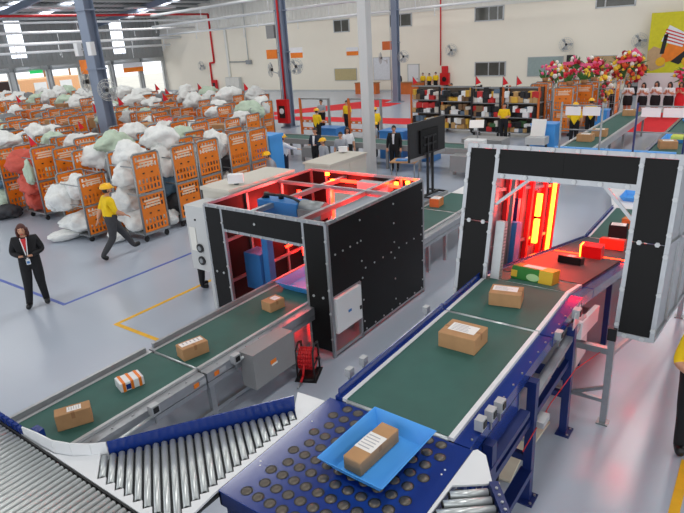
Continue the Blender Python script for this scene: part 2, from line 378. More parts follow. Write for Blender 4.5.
# ribbed upper cladding
def ribbed(name, n, p0, dx, dz, h, pitch, depth, m):
    """sheet with trapezoid ribs; p0 corner, dx direction along, dz normal"""
    k = MB(); p0 = Vector(p0); dx = Vector(dx); dz = Vector(dz); h = Vector(h); prof = []
    for i in range(n):
        for t, d in ((0, 0), (.55, 0), (.65, 1), (.9, 1)): prof.append(p0+dx*(i+t)*pitch+dz*depth*d)
    prof.append(p0+dx*n*pitch)
    a = len(prof)
    k._add(prof+[q+h for q in prof], [(i, i+1, a+i+1, a+i) for i in range(a-1)], 0)
    return k.build(name, m)
struct(ribbed('upper_wall_back', 168, (XL, YB-.02, 6.5), (1, 0, 0), (0, -1, 0), (0, 0, 8.5), .5, .05, CLAD))
k = MB(); k.bb(XL, 24, YB-.12, YB+.1, 6.42, 6.56); struct(k.build('trim_1', CLAD))
k = MB(); k.bb(XL, 24, YB-.05, YB+.01, 0, .12); struct(k.build('baseboard_back', PALEST))
# left wall: dock openings with piers, header, ribbed sheet above
bays = [(13.6, 16.6), (17.1, 20.1), (20.6, 23.9), (24.5, 28.5), (29.1, 32.3), (32.75, 35.75), (38.55, 39.45), (39.85, 43.15), (43.55, 46.55)]
ys = [-14]+[v for b in bays for v in b]+[YB]
for i in range(0, len(ys), 2):
    k = MB(); k.bb(XL-.3, XL, ys[i], ys[i+1], 0, 3.55)
    k.bb(XL, XL+.06, ys[i], ys[i+1], 0, 3.5) if ys[i+1]-ys[i] < 1 else None
    struct(k.build('wall_left', PALEST if ys[i+1]-ys[i] < 1 else CREAM))
k = MB(); k.bb(XL-.3, XL, -14, YB, 3.55, 4.3); struct(k.build('header_left', GREYCLAD))
struct(ribbed('upper_wall_left', 121, (XL, -13.6, 4.3), (0, 1, 0), (1, 0, 0), (0, 0, 4.2), .5, .06, GREYCLAD))
for i, b in enumerate(bays[3:]):
    t = thing('roller_shutter', ['', '', '', '', '', ''][i] or ['rolled-up shutter box over the dock door at the left edge', 'rolled-up shutter box over the dock door with the green sign', 'rolled-up shutter box over the dock door left of the near column', 'narrow rolled-up shutter box right of the near column', 'rolled-up shutter box behind the orange and white banner', 'rolled-up shutter box next to the corner of the hall'][i], 'shutter', (XL+.25, (b[0]+b[1])/2, 3.5))
    L = b[1]-b[0]; k = MB(); k.cyl((0, -L/2, .25), (0, L/2, .25), .2, n=12); k.build('shutter_roll', ALUW, t)
    k = MB(); k.bb(-.22, -.12, -L/2, L/2, -.02, .12); k.build('bottom_bar', PALEST, t)
    for s in (-1, 1):
        k = MB(); k.bb(-.22, -.1, s*L/2-.06, s*L/2+.06, -3.5, .3); k.build('guide_rail', GALV, t)
def skylight(label, y, z0, z1):
    k = MB(); n = 3
    for i in range(n): k.bb(XL+.075, XL+.085, y+.5*i, y+.5*i+.47, z0, z1)
    tag(k.build('translucent_panel', TRANSL), label, 'wall light')
skylight('bright translucent wall strip above the door with the green sign', 29.2, 4.8, 8.1)
skylight('bright translucent wall strip right of the near column', 40.3, 4.6, 8.1)
# roof with ridge
def roofz(x): return 8.2+.127*(x-XL) if x < -18 else 8.2+.127*42-.1*(x+18)
struct(ribbed('roof', 122, (XL-.3, -14, 8.2), (0, 1, 0), (.127, 0, -1), (42.3, 0, .127*42.3), .5, .07, ROOFM)).name = 'ceiling'
k = MB(); k.prism([(-18, -14, roofz(-18)), (24, -14, roofz(24)), (24, YB+.3, roofz(24)), (-18, YB+.3, roofz(-18))], (0, 0, .1)); struct(k.build('ceiling', ROOFM))
for i, (y, x0, x1) in enumerate(((26.5, -59, -44), (31, -58, -40), (41.5, -59, -50))):
    k = MB(); k.prism([(x0, y, roofz(x0)-.1), (x1, y, roofz(x1)-.1), (x1, y+1, roofz(x1)-.1), (x0, y+1, roofz(x0)-.1)], (0, 0, -.03))
    tag(k.build('roof_light_strip', TRANSL), ['glowing roof light strip at the top left corner', 'glowing roof light strip left of the near column', 'glowing roof light strip nearest the far corner'][i], 'roof light')
for i in range(14):   # purlins along Y
    x = XL+1.5+i*1.9; k = MB(); k.bb(x-.05, x+.05, -10, YB, roofz(x)-.3, roofz(x)-.1); struct(k.build('purlin', PALEST))
for i, y in enumerate((14.3, 26.7, 39.1)):  # rafters
    k = MB(); k.bar((XL, y, roofz(XL)-.55), (-18, y, roofz(-18)-.55), .25, .5); struct(k.build('rafter', STEELP))
# columns
COLS = [(-22.65, 14.3, 'nearest tall blue-grey column, rising out of the bagged roll cages'), (-23.4, 26.7, 'blue-grey column with a red fire-hose box at its foot'), (-23.4, 39.1, 'farthest blue-grey column with two fans')]
for i, (x, y, lb) in enumerate(COLS):
    t = thing('steel_column', lb, 'column', (x, y, 0)); h = roofz(x)-.3
    k = MB(); q = .3 if i == 0 else .22; k.bb(-q, q, -.22, -.19, 0, h); k.bb(-q, q, .19, .22, 0, h); k.bb(-.06, .06, -.19, .19, 0, h); k.build('shaft', STEELP, t)
    k = MB(); k.bb(-.4, .4, -.4, .4, 0, .05); k.build('base_plate', STEELP, t)
    k = MB(); k.cyl((-.35, -.15, .05), (-.35, -.15, h), .03); k.build('conduit', PALEST, t)
    if i == 1:
        k = MB(); k.cyl((.05, -.29, 1.6), (.05, -.29, h), .06); k.build('red_pipe', RED, t)
    for z in (4.2, 6.4):
        k = MB(); k.bb(-q-.04, q+.04, -.26, .26, z, z+.06); k.build('bracket', STEELP, t)
t = thing('steel_column', 'slim pale grey column between the beige cabinet and the flat screen', 'column', (-11.38, 17.07, 0))
k = MB(); k.bb(-.16, .16, -.16, .16, 0, 13); k.build('shaft', PALEST, t); k = MB(); k.bb(-.26, .26, -.26, .26, 0, .04); k.build('base_plate', PALEST, t)
# ceiling lamps added out of view to light the hall
for x in (-52, -42, -32, -22, -12, -2, 8):
    for y in (2, 11, 20, 30, 40):
        t = thing('added_hall_lamp', 'long added ceiling lamp, out of view under the roof, lighting the hall', 'lamp', (x, y, min(roofz(x)-.6, 10.5)), 0, 'added ceiling lamps that light the hall')
        k = MB(); k.bb(-.78, .78, -2.55, 2.55, 0, .12); k.build('housing', PALEST, t)
        for s in (-1, 1):
            k = MB(); k.cyl((0, s*1.2, .12), (0, s*1.2, roofz(x)-t.location.z), .015, n=5); k.build('hanger', GALV, t)
        ld = bpy.data.lights.new('hall_fill_light', 'AREA'); ld.shape = 'RECTANGLE'; ld.size = 1.5; ld.size_y = 5.0; ld.energy = HALL_FILL_W; ld.color = (1, .985, .96)
        lo = bpy.data.objects.new('hall_fill_light', ld); col.objects.link(lo); lo.parent = t; lo.location = (0, 0, -.02)
# roof-level pipes and beams
def pipe(label, pts, r, m, cat='pipe', name='pipe', n=8, drops=None):
    k = MB(); k.tube(pts, r, n)
    if drops:
        t = thing(name, label, cat, pts[0]); o = Vector(pts[0]); q = MB(); q.tube([Vector(p)-o for p in pts], r, n); q.build('pipe_run', m, t)
        for a, L in drops:
            q = MB(); q.cyl(Vector(a)-o, Vector(a)-o-Vector((0, 0, L)), .03, n=5); q.cyl(Vector(a)-o-Vector((0, 0, L)), Vector(a)-o-Vector((0, 0, L+.12)), .07, .02, n=6); q.build('drop_pipe', m, t)
        return t
    return tag(k.build(name, m), label, cat)
pipe('red sprinkler main under the roof dropping down the back wall', [(-51.3, 20, 8.0), (-51.3, YB-.15, 8.0), (-51.3, YB-.15, 3.05), (-52, YB-.15, 3.0), (-52, YB-.15, 1.2)], .1, RED, drops=None)
for i, (x, z, r, lb) in enumerate(((-52.5, 6.75, .11, 'upper white pipe'), (-55, 5.9, .14, 'thick white duct'), (-57, 5.2, .12, 'lower white duct'), (-49, 7.35, .09, 'highest white pipe'))):
    pipe(lb+' running along the left wall under the roof', [(x, 18, z), (x, YB-1.2, z)], r, WHITE, drops=[((x, 26+i*1.3+4*j, z), .5+.25*((i+j) % 3)) for j in range(5)])
for i, (y, x0, x1, z0, z1, lb) in enumerate(((36, -47, 6, 6.7, 7.7, 'long white pipe under the roof in front of the back wall'), (33, -43, 6, 7.4, 8.6, 'second white pipe above the first in front of the back wall'), (44.5, -57, -5, 6.2, 6.9, 'pale cable tray just below the upper cladding'))):
    pipe(lb, [(x0, y, z0), (x1, y, z1)], .1, WHITE, drops=[((x0+6+7*j, y, z0+(z1-z0)*(6+7*j)/(x1-x0)), .6+.3*(j % 2)) for j in range(5)])
# back wall fittings
def window(n, x0, x1, z0, z1, mull, label):
    t = ob('window_%d' % n, None, None, ((x0+x1)/2, YB, (z0+z1)/2)); struct(t); t['label'] = label
    W, H = x1-x0, z1-z0
    k = MB(); f = .08
    k.bb(-W/2, W/2, -.06, .0, H/2-f, H/2); k.bb(-W/2, W/2, -.06, 0, -H/2, -H/2+f); k.bb(-W/2, -W/2+f, -.06, 0, -H/2, H/2); k.bb(W/2-f, W/2, -.06, 0, -H/2, H/2); k.build('window_frame', ALUW, t)
    xs = [-W/2]+[-W/2+W*m for m in mull]+[W/2]
    for a, b in zip(xs[:-1], xs[1:]):
        k = MB(); k.bb(a+.05, b-.05, -.03, -.015, -H/2+f, H/2-f); k.build('pane', GLASS, t)
        k = MB(); k.bb(b-.03, b+.03, -.05, 0, -H/2, H/2); k.build('mullion', ALUW, t)
window(1, -34.7, -32.9, 5.25, 6.35, (.5,), 'upper window left of the pale column')
window(2, -28.6, -26.4, 5.36, 6.42, (.5,), 'upper window behind the farthest column')
window(3, -20.7, -18.3, 5.33, 6.42, (.5, .8), 'upper window right of the red riser')
window(4, -20.6, -18.0, 1.16, 2.29, (.45, .8), 'lower window above the goods trolleys')
window(5, -11.6, -9.0, 5.65, 6.42, (.25,), 'upper window above the flower stands')
def board(name, label, x0, x1, z0, z1, m, fm=ALUW):
    t = thing(name, label, 'board', ((x0+x1)/2, YB-.03, z0)); W = x1-x0; H = z1-z0
    k = MB(); k.bb(-W/2, W/2, -.02, .02, 0, H); k.build('face', m, t)
    k = MB(); k.bb(-W/2-.04, W/2+.04, -.04, .03, -.04, 0); k.bb(-W/2-.04, W/2+.04, -.04, .03, H, H+.04); k.bb(-W/2-.04, -W/2, -.04, .03, 0, H); k.bb(W/2, W/2+.04, -.04, .03, 0, H); k.build('frame', fm, t)
board('notice_board', 'khaki notice board left of the pale pole', -34.85, -32.35, .99, 2.03, mat('khaki', (186, 172, 128), .8))
board('notice_board', 'grey-green notice board above the orange cages', -16.2, -13.6, 1.15, 2.5, mat('greygreen', (150, 166, 164), .6))
board('notice_board', 'brown notice board behind the flower stands', -11.6, -8.1, .76, 2.45, mat('tan', (190, 160, 120), .8))
board('white_board', 'pale grey panel on the wall behind the column with two fans', -30.4, -28.7, 1.0, 2.9, mat('palepanel', (216, 220, 226), .5))
def fan(label, loc, face, r=.42):
    t = thing('wall_fan', label, 'fan', loc, face)
    k = MB(); k.cyl((0, .45, -.25), (0, .1, -.1), .03); k.bb(-.1, .1, .42, .5, -.4, -.1); k.build('arm', PALEST, t)
    k = MB(); k.cyl((0, .12, 0), (0, -.06, 0), .1, .07, 10); k.build('motor', BLACKP, t)
    for i in range(3):
        a = 2*math.pi*i/3; d = Vector((math.cos(a), 0, math.sin(a))); e = Vector((-math.sin(a), 0, math.cos(a)))
        k = MB(); k.prism([d*.06-e*.03, d*r*.85-e*.1+Vector((0, -.03, 0)), d*r*.9+e*.1+Vector((0, .03, 0)), d*.06+e*.05], (0, .01, 0)); k.build('blade', GALV, t)
    k = MB(); n = 16
    for rr, y in ((r, 0), (r*.75, -.1), (r*.75, .06), (r*.4, -.13)):
        p = [(rr*math.cos(2*math.pi*i/n), y, rr*math.sin(2*math.pi*i/n)) for i in range(n+1)]; k.tube(p, .012, 4)
    for i in range(n):
        a = 2*math.pi*i/n; c, s = math.cos(a), math.sin(a); k.tube([(.1*c, -.13, .1*s), (r*.75*c, -.1, r*.75*s), (r*c, 0, r*s), (r*.75*c, .06, r*.75*s)], .007, 3)
    k.build('guard', PALEST, t)
fan('wall fan left of the red wall pipe', (-53.1, YB-.5, 2.75), 0, .5)
fan('wall fan above the red pillar-shaped fire box', (-22.5, YB-.5, 3.3), R(15), .5)
fan('wall fan above the black loudspeaker', (-13.3, YB-.5, 3.35), R(15), .5)
fan('wall fan at the edge of the yellow poster', (-8.4, YB-.5, 3.4), R(10), .5)
for lb, x, y, z, a in (('left fan on the column with the fire-hose box', -24.35, 26.5, 3.3, R(-60)), ('right fan on the column with the fire-hose box', -22.25, 26.3, 3.45, R(20)), ('left fan on the farthest column', -24.6, 38.9, 3.2, R(-60)), ('right fan on the farthest column', -22.6, 38.8, 3.25, R(20)), ('fan on the left of the nearest column', -23.3, 14.1, 3.75, R(-50)), ('fan on the right of the nearest column', -22.05, 14.2, 3.4, R(30))): fan(lb, (x, y, z), a, .42)
k = MB(); k.bb(-23.9, -23.0, 26.2, 26.38, .1, 1.75); t = thing('fire_hose_box', 'red fire-hose box at the foot of the middle column', 'fire box', (-23.45, 26.28, .3))
k = MB(); k.bb(-.4, .4, -.14, .1, 0, 1.35); k.build('case', RED, t); k = MB(); k.bb(-.22, .22, -.16, -.13, .3, 1.0); k.build('window', BLACKP, t); k = MB(); k.cyl((0, -.2, .7), (0, -.15, .7), .16, n=14); k.build('hose', CWHITE, t)
t = thing('fire_hose_box', 'small red fire box below the red wall pipe', 'fire box', (-51.6, YB-.2, .1)); k = MB(); k.bb(-.4, .4, -.12, .1, 0, 1.1); k.build('case', RED, t); k = MB(); k.bb(-.2, .2, -.14, -.1, .3, .8); k.build('window', BLACKP, t)
t = thing('fire_hose_box', 'tall red fire box with a bell under the red riser', 'fire box', (-23.2, YB-.2, 0)); k = MB(); k.bb(-.42, .42, -.12, .1, 0, 1.5); k.bb(-.25, .25, -.12, .1, 1.5, 2.05); k.build('case', RED, t); k = MB(); k.cyl((0, -.16, 1.0), (0, -.1, 1.0), .2, n=14); k.build('window', BLACKP, t)
pipe('red riser pipe on the back wall', [(-23.6, YB-.2, 2.1), (-23.6, YB-.2, 12)], .06, RED)
t = thing('electrical_cabinet', 'pale electrical cabinet low on the back wall', 'cabinet', (-48.5, YB-.25, .0)); k = MB(); k.bb(-1.05, 1.05, -.2, .2, 0, 1.45); k.build('case', PALEST, t)
for s in (-1, 0, 1): k = MB(); k.bb(s*.68-.32, s*.68+.32, -.22, -.2, .06, 1.4); k.build('door', CLAD, t)
k = MB(); k.bar((-49.1, YB-.1, 1.5), (-49.1, YB-.1, 6.3), .35, .12); tag(k.build('wall_trunking', CLAD), 'vertical cable trunk above the electrical cabinet', 'trunking')
k = MB(); k.bar((-48.9, YB-.1, 3.03), (-46, YB-.1, 3.0), .12, .1); k.bb(-46.3, -45.6, YB-.3, YB-.05, 2.75, 3.15); tag(k.build('cable_tray', GALV), 'horizontal cable tray with a dark box at its end', 'trunking')
pipe('thin conduit dropping to the dark box on the back wall', [(-46, YB-.16, 3.16), (-46, YB-.16, 9)], .05, PALEST)
t = struct(ob('door_1', None, None, (-26.3, YB-.04, 0))); k = MB(); k.bb(-.5, .5, -.03, .03, 0, 2.2); k.build('door_leaf', WHITE, t); k = MB(); k.bb(-.58, -.5, -.05, .05, 0, 2.28); k.bb(.5, .58, -.05, .05, 0, 2.28); k.bb(-.58, .58, -.05, .05, 2.2, 2.28); k.build('door_frame', PALEST, t)
k = MB(); k.sph((.4, -.08, 1.05), .05); k.build('door_handle', ALU, t)
for lb, x, L in (('wooden counter left of the farthest column', -29.7, 2.2), ('wooden counter in front of the three people in yellow', -25.5, 2.6)):
    t = thing('counter', lb, 'counter', (x, 44.6, 0)); k = MB(); k.bb(-L/2, L/2, -.3, .3, 0, .92); k.build('front', ORANGED, t); k = MB(); k.bb(-L/2-.05, L/2+.05, -.36, .36, .92, .97); k.build('top', CARDD, t)
k = MB(); k.bb(-13.25, -12.8, YB-.3, YB-.02, 1.9, 2.6); t = k.build('loudspeaker', BLACKP); tag(t, 'black loudspeaker on the back wall above the flowers', 'speaker')
t = thing('electronic_rack', 'dark equipment rack beside the flower stands', 'rack', (-7.9, 44.5, 0)); k = MB(); k.bb(-.45, .45, -.3, .3, 0, 1.9); k.build('case', BLACKP, t)
for i in range(3): k = MB(); k.bb(-.4, .4, -.33, -.3, .6+.4*i, .85+.4*i); k.build('drawer', GREYP, t)
# signs
def sign(label, loc, size, cols_, face=0, name='hanging_sign'):
    t = thing(name, label, 'sign', loc, face); h = size[1]/len(cols_)
    for i, m in enumerate(cols_): k = MB(); k.bb(-size[0]/2, size[0]/2, -.02, .02, i*h, (i+1)*h-.001); k.build('stripe', m, t)
    if name == 'hanging_sign' and loc[0] < -55:
        for s in (-1, 1): k = MB(); k.cyl((s*size[0]*.4, 0, size[1]), (s*size[0]*.4, 0, 5.2-loc[2]), .015, n=5); k.build('hanger', GALV, t)
    return t
sign('orange square sign left of the middle column', (-24.15, 26.5, 3.9), (.8, .5), [ORANGE])
sign('orange and white sign right of the middle column', (-22.3, 26.5, 3.9), (.85, .55), [ORANGE, CWHITE])
sign('orange sign left of the farthest column', (-24.05, 38.95, 3.75), (.8, .6), [ORANGED])
sign('orange and white sign on the back wall left of the pale pole', (-32.7, YB-.05, 3.2), (1.3, .7), [ORANGE, CWHITE])
sign('orange sign on the left of the nearest column', (-23.2, 14.1, 4.05), (.5, .55), [ORANGE])
sign('orange and white banner hanging in the right-hand dock door', (XL+.35, 42.2, 2.55), (2.6, 1.0), [ORANGE, CWHITE], R(90))
sign('green exit sign above the middle dock door', (XL+.5, 31.0, 3.28), (1.3, .3), [GREENS], R(90))
for lb, x, y in (('white loudspeaker on the left of the nearest column', -23.2, 14.0), ('white loudspeaker on the right of the nearest column', -22.12, 13.9)):
    t = thing('loudspeaker', lb, 'speaker', (x, y, 4.75)); k = MB(); k.bb(-.13, .13, -.1, .1, 0, .5); k.build('case', WHITE, t); k = MB(); k.bar((0, .05, .25), (-22.65-x, .2, .25), .05); k.build('bracket', GALV, t)
k = MB(); k.bb(-24.3, -23.72, 26.35, 26.5, 5.0, 5.7); tag(k.build('junction_box', GREYP), 'grey junction box high on the middle column', 'box')
# outside the dock doors
t = thing('outside_shed', 'low brown and orange building seen through the dock doors', 'building', (-78, 30, 0)); k = MB(); k.bb(-3, 3, -14, 16, 0, 2.2); k.build('walls', mat('salmon_wall', (232, 176, 130), .8), t)
for i in range(8): k = MB(); k.bb(3.0, 3.06, -12+3.4*i, -10.4+3.4*i, .6, 1.8); k.build('louvre', WHITE, t)
k = MB(); k.bb(-70.0, -66, 28.8, 31.6, 1.6, 2.55); k.bb(-70, -66, 28.8, 31.6, .5, 1.4); t = tag(k.build('parked_van', mat('dark_van', (60, 40, 40), .4)), 'dark van parked outside the middle dock door', 'van')
def tree(label, x, y, h):
    t = thing('tree', label, 'tree', (x, y, 0), 0, 'trees outside the dock doors'); k = MB(); k.cyl((0, 0, 0), (0, 0, h*.6), .2, .12); k.build('trunk', CARDD, t)
    k = MB(); rr = random.Random(int(x*7+y))
    for i in range(220):
        v = Vector((rr.gauss(0, 1), rr.gauss(0, 1), rr.gauss(0, 1))).normalized()*rr.uniform(.5, 1)*h*.42; c = Vector((0, 0, h*.75))+Vector((v.x, v.y, v.z*.7))
        k.sph(c, (rr.uniform(.15, .4),)*3, 5, 3)
    k.build('crown', mat('pale_leaves', (150, 176, 110), .8, 0, .2, 3), t)
for i, (x, y) in enumerate(((-88, 20), (-90, 27), (-86, 34), (-92, 40), (-88, 47), (-95, 55), (-93, 33))): tree('pale leafy tree beyond the dock doors', x, y, 6.5+i % 3)
# floor markings
def strip(name, label, pts, wd, m, cat='floor line'):
    k = MB()
    for i, (a, b) in enumerate(zip(pts[:-1], pts[1:])):
        d = (Vector(b)-Vector(a)).normalized()*wd/2; d = Vector((d.x, d.y, 0)); k.bar(Vector(a+(.002,))+(d if i else -d), Vector(b+(.002,))+d, wd, .004)
    return tag(k.build(name, m), label, cat)
strip('floor_line', 'thin blue line taped around the roll cage area', [(-18.5, 5.36), (-11.34, 5.36), (-11.34, 13.2)], .075, BLINE)
strip('floor_line', 'yellow corner line taped beside the left conveyor', [(-7.0, 5.37), (-9.52, 5.37), (-9.52, 12.5)], .085, YEL)
strip('floor_line', 'yellow line on the floor at the right edge', [(-.2, 3.2), (-.2, 6.6)], .1, YEL)
def carpet(label, pts):
    k = MB(); k.prism([(x, y, .001) for x, y in pts], (0, 0, .008)); tag(k.build('carpet_runner', CARPET), label, 'carpet')
carpet('red carpet strip crossing behind the middle column', [(-29.4, 30.4), (-28.3, 29.1), (-15, 29.2), (-15, 31.6)])
carpet('red carpet strip slanting off to the back wall', [(-30.4, 31.3), (-28.6, 31.0), (-22.6, 36.6), (-22.6, 38.4), (-24.2, 38.6), (-24.6, 40.4), (-25.8, 40.6)])
carpet('red carpet under the line of women by the poster', [(-7, 29.3), (-2, 29.6), (-2, 36), (-7, 36)])
# poster
t = thing('poster_stand', 'large yellow poster with orange and brown shapes, right background', 'poster', (-5.6, YB-.6, .8))
k = MB(); k.bb(-2.2, 2.4, -.05, .05, 0, 4.3); k.build('board', mat('poster_yellow', (214, 204, 30), .6), t)
def shape(nm, pts, m, y=-.06): k = MB(); k.prism([(max(-2.18, x-.55), y, z) for x, z in pts], (0, -.004, 0)); k.build(nm, m, t)
shape('brown_carton', [(-2.15, .9), (-1.3, .6), (-.5, .9), (-.55, 1.9), (-1.3, 2.2), (-2.1, 1.9)], mat('poster_tan', (196, 160, 120), .6))
shape('orange_shape', [(-1.0, 1.0), (0, 1.3), (1.6, 1.0), (2.2, 2.2), (1.0, 3.3), (-.3, 2.8)], ORANGE, -.066)
shape('white_panel', [(-.9, 2.5), (.4, 2.1), (.6, 2.9), (-.5, 3.5)], WHITE, -.072)
for i in range(4): shape('red_stripe', [(-.75+.02*i, 2.6+.2*i), (.45, 2.2+.2*i), (.46, 2.27+.2*i), (-.73+.02*i, 2.68+.2*i)], RED, -.078)
shape('black_stripe', [(-.9, 1.7), (-.65, 1.7), (-.5, 3.0), (-.75, 2.9)], BLACKP, -.078)
shape('dark_shape', [(-.2, 1.2), (.3, 1.0), (1.8, 2.3), (1.4, 2.6)], BLACKP, -.078)
for x in (-.8, .75, 1.9): shape('yellow_disc', [(x+.3*math.cos(a*.628), 1.2+.3*math.sin(a*.628)) for a in range(10)], YEL, -.084)
shape('ground_band', [(-2.2, 0), (2.4, 0), (2.4, .45), (-2.2, .35)], mat('poster_amber', (226, 160, 40), .6), -.07)

# ================================================================== MACHINERY
T = 1.62      # height of the upper decks
def bolts(parent, pts, nrm, r=.012, m=None, L=.012):
    k = MB(); n = Vector(nrm)
    for p in pts: k.cyl(Vector(p), Vector(p)+n*L, r, n=6, smooth=False)
    o = k.build('bolt_heads', m or ALU, parent); o['kind'] = 'stuff'; return o
def along(a, b, n): a = Vector(a); b = Vector(b); return [a+(b-a)*(i/(n-1)) for i in range(n)]
ROLLER_CACHE = {}
def roller(parent, p, q, r=.03):
    p = Vector(p); q = Vector(q); L = round((q-p).length, 2)
    if (L, r) not in ROLLER_CACHE:
        k = MB(); k.cyl((0, .012, 0), (0, L-.012, 0), r, n=14); k.cyl((0, 0, 0), (0, .012, 0), r*.72, n=8, m=1); k.cyl((0, L-.012, 0), (0, L, 0), r*.72, n=8, m=1)
        ROLLER_CACHE[(L, r)] = k.mesh('roller', [STEEL, BLACKP])
    o = ob('roller', ROLLER_CACHE[(L, r)], parent, p); d = q-p; o.rotation_euler = (0, 0, math.atan2(-d.x, d.y)); return o

# ---- left roller deck
t = thing('roller_conveyor', 'wide silver roller conveyor in the bottom left corner', 'conveyor', (0, 0, 0))
x = -6.4
while x < -2.0:
    roller(t, (x, .12, T-.03), (x, 1.735, T-.03), .0265); x += .067
k = MB(); k.bb(-6.5, -1.95, 1.745, 1.76, T-.16, T-.012); k.build('side_rail', BLACKP, t)
k = MB(); k.bb(-6.5, -1.95, .08, .11, T-.16, T+.004); k.build('side_rail', DBLUE, t)
k = MB(); k.bb(-6.5, -1.95, .12, 1.71, T-.2, T-.14); k.build('bottom_tray', GALV, t)
for i in range(6):
    k = MB(); k.bb(-5.66+i*.09, -5.59+i*.09, 1.765, 1.80, T-.06, T+.05); k.build('guide_block', BLUE, t)
for x in (-6.3, -4.4, -2.4):
    for y in (.2, 1.66):
        k = MB(); k.bb(x-.04, x+.04, y-.04, y+.04, .02, T-.2); k.bb(x-.09, x+.09, y-.09, y+.09, 0, .02); k.build('leg', DBLUE, t)
# ---- spur with slanting rollers between deck and ball table
t = thing('spur_conveyor', 'slanting roller spur with white edge plates and a blue guard', 'conveyor', (0, 0, 0))
S0 = Vector((-3.225, 3.36)); S1 = Vector((-4.20, 2.05)); sd = (S1-S0).normalized(); u = Vector((-sd.y, sd.x))
if u.x < 0: u = -u
n = 24; L0 = (S1-S0).length+.075; pit = L0/n; stair = []
for i in range(n):
    c = S0+sd*(pit*(i+.5)); st = c+u*.015
    ln = min((-3.115-c.x)/u.x, (c.y-1.83)/(-u.y)) if u.y < 0 else .3
    en = c+u*max(.1, ln); roller(t, (st.x, st.y, T-.028), (en.x, en.y, T-.028), .0275)
    for s in (-1, 1): e = en+sd*(s*pit*.5)+u*.008; stair.append((e.x, e.y))
poly = [(S0.x+.0, S0.y+.02)]+stair+[(S1.x-.06, S1.y-.04), (-4.3, 1.94), (-4.42, 1.85), (-4.6, 1.78), (-4.8, 1.765), (-5.15, 1.765), (-3.0, 1.762), (-3.045, 2.2), (-3.045, 3.62), (-3.37, 3.60)]
k = MB(); k.prism([(a, b, T-.004) for a, b in poly], (0, 0, -.02)); k.build('edge_plate', WHITE, t)
k = MB(); k.prism([(S0.x, S0.y, T-.07), (S1.x, S1.y, T-.07), (-4.2, 1.8, T-.07), (-3.06, 1.8, T-.07), (-3.06, 3.3, T-.07)], (0, 0, -.02)); k.build('bottom_tray', mat('dark_tray', (70, 72, 76), .5), t)
o3 = lambda p, z: (p.x, p.y, z)
k = MB(); d = Vector((-u.x, -u.y))*.012; a, b = S0-sd*.02, S1
k.prism([o3(a, T-.12), o3(b, T-.12), o3(b, T+.10), o3(a, T+.135)], (d.x, d.y, 0)); k.build('side_guard', BLUE, t)
gp = [Vector(p) for p in ((-4.21, 2.05), (-4.3, 1.955), (-4.44, 1.862), (-4.62, 1.80), (-4.85, 1.79), (-5.13, 1.785))]
for i in range(5):
    k = MB(); h0, h1 = (.1, .11, .12, .12, .11, .07)[i:i+2]; a, b = gp[i], gp[i+1]; nn = Vector((b.y-a.y, a.x-b.x)).normalized()*.012
    k.prism([o3(a, T-.03), o3(b, T-.03), o3(b, T+h1), o3(a, T+h0)], (-nn.x, -nn.y, 0)); k.build('curved_guide', WHITE, t)
for p in ((-3.3, 3.4), (-4.15, 2.0), (-3.1, 1.85)):
    k = MB(); k.bb(p[0]-.03, p[0]+.03, p[1]-.03, p[1]+.03, 0, T-.09); k.build('leg', DBLUE, t)
# ---- ball transfer table
t = thing('ball_transfer_table', 'blue ball transfer table carrying the light blue tray', 'table', (0, 0, 0))
X0, X1, Y0, Y1 = -3.035, -1.575, 2.24, 3.685
k = MB(); k.bb(X0, X1, Y0, Y1, T-.012, T); k.build('top_plate', BLUE, t)
k = MB(); k.bb(X0, X1, Y0, Y0+.02, T-.14, T-.012); k.bb(X0, X0+.02, Y0, Y1, T-.14, T-.012); k.bb(X1-.02, X1, Y0, Y1, T-.14, T-.012); k.bb(X0, X1, Y1-.02, Y1, T-.14, T-.012); k.build('apron', DBLUE, t)
kc = MB(); kc.cyl((0, 0, 0), (0, 0, .003), .05, n=18, smooth=False); cup = kc.mesh('cup', BLACKP)
kb = MB(); kb.sph((0, 0, 0), (.042, .042, .014), 14, 5, 0, None, 0, .5); ball = kb.mesh('transfer_ball', mat('ball_steel', (96, 90, 82), .38, .5, .15, 30))
for r_ in range(10):
    for c_ in range(10 if r_ % 2 == 0 else 9):
        x = (-2.84 if r_ % 2 == 0 else -2.78)+.12*c_; y = 2.355+.1397*r_
        if c_ == 9 and r_ == 0: continue
        q = ob('cup', cup, t, (x, y, T-.0008)); ob('transfer_ball', ball, q, (.003, -.005, .002))
bolts(t, [(x, y, T) for x, y in ((-2.95, 2.62), (-2.98, 2.66), (-2.95, 3.3), (-1.66, 3.3), (-1.66, 3.36), (-1.66, 2.6))], (0, 0, 1), .008, WHITE, .004)
for x in (X0+.06, X1-.06):
    for y in (Y0+.06, Y1-.06): k = MB(); k.bb(x-.03, x+.03, y-.03, y+.03, 0, T-.13); k.build('leg', DBLUE, t)
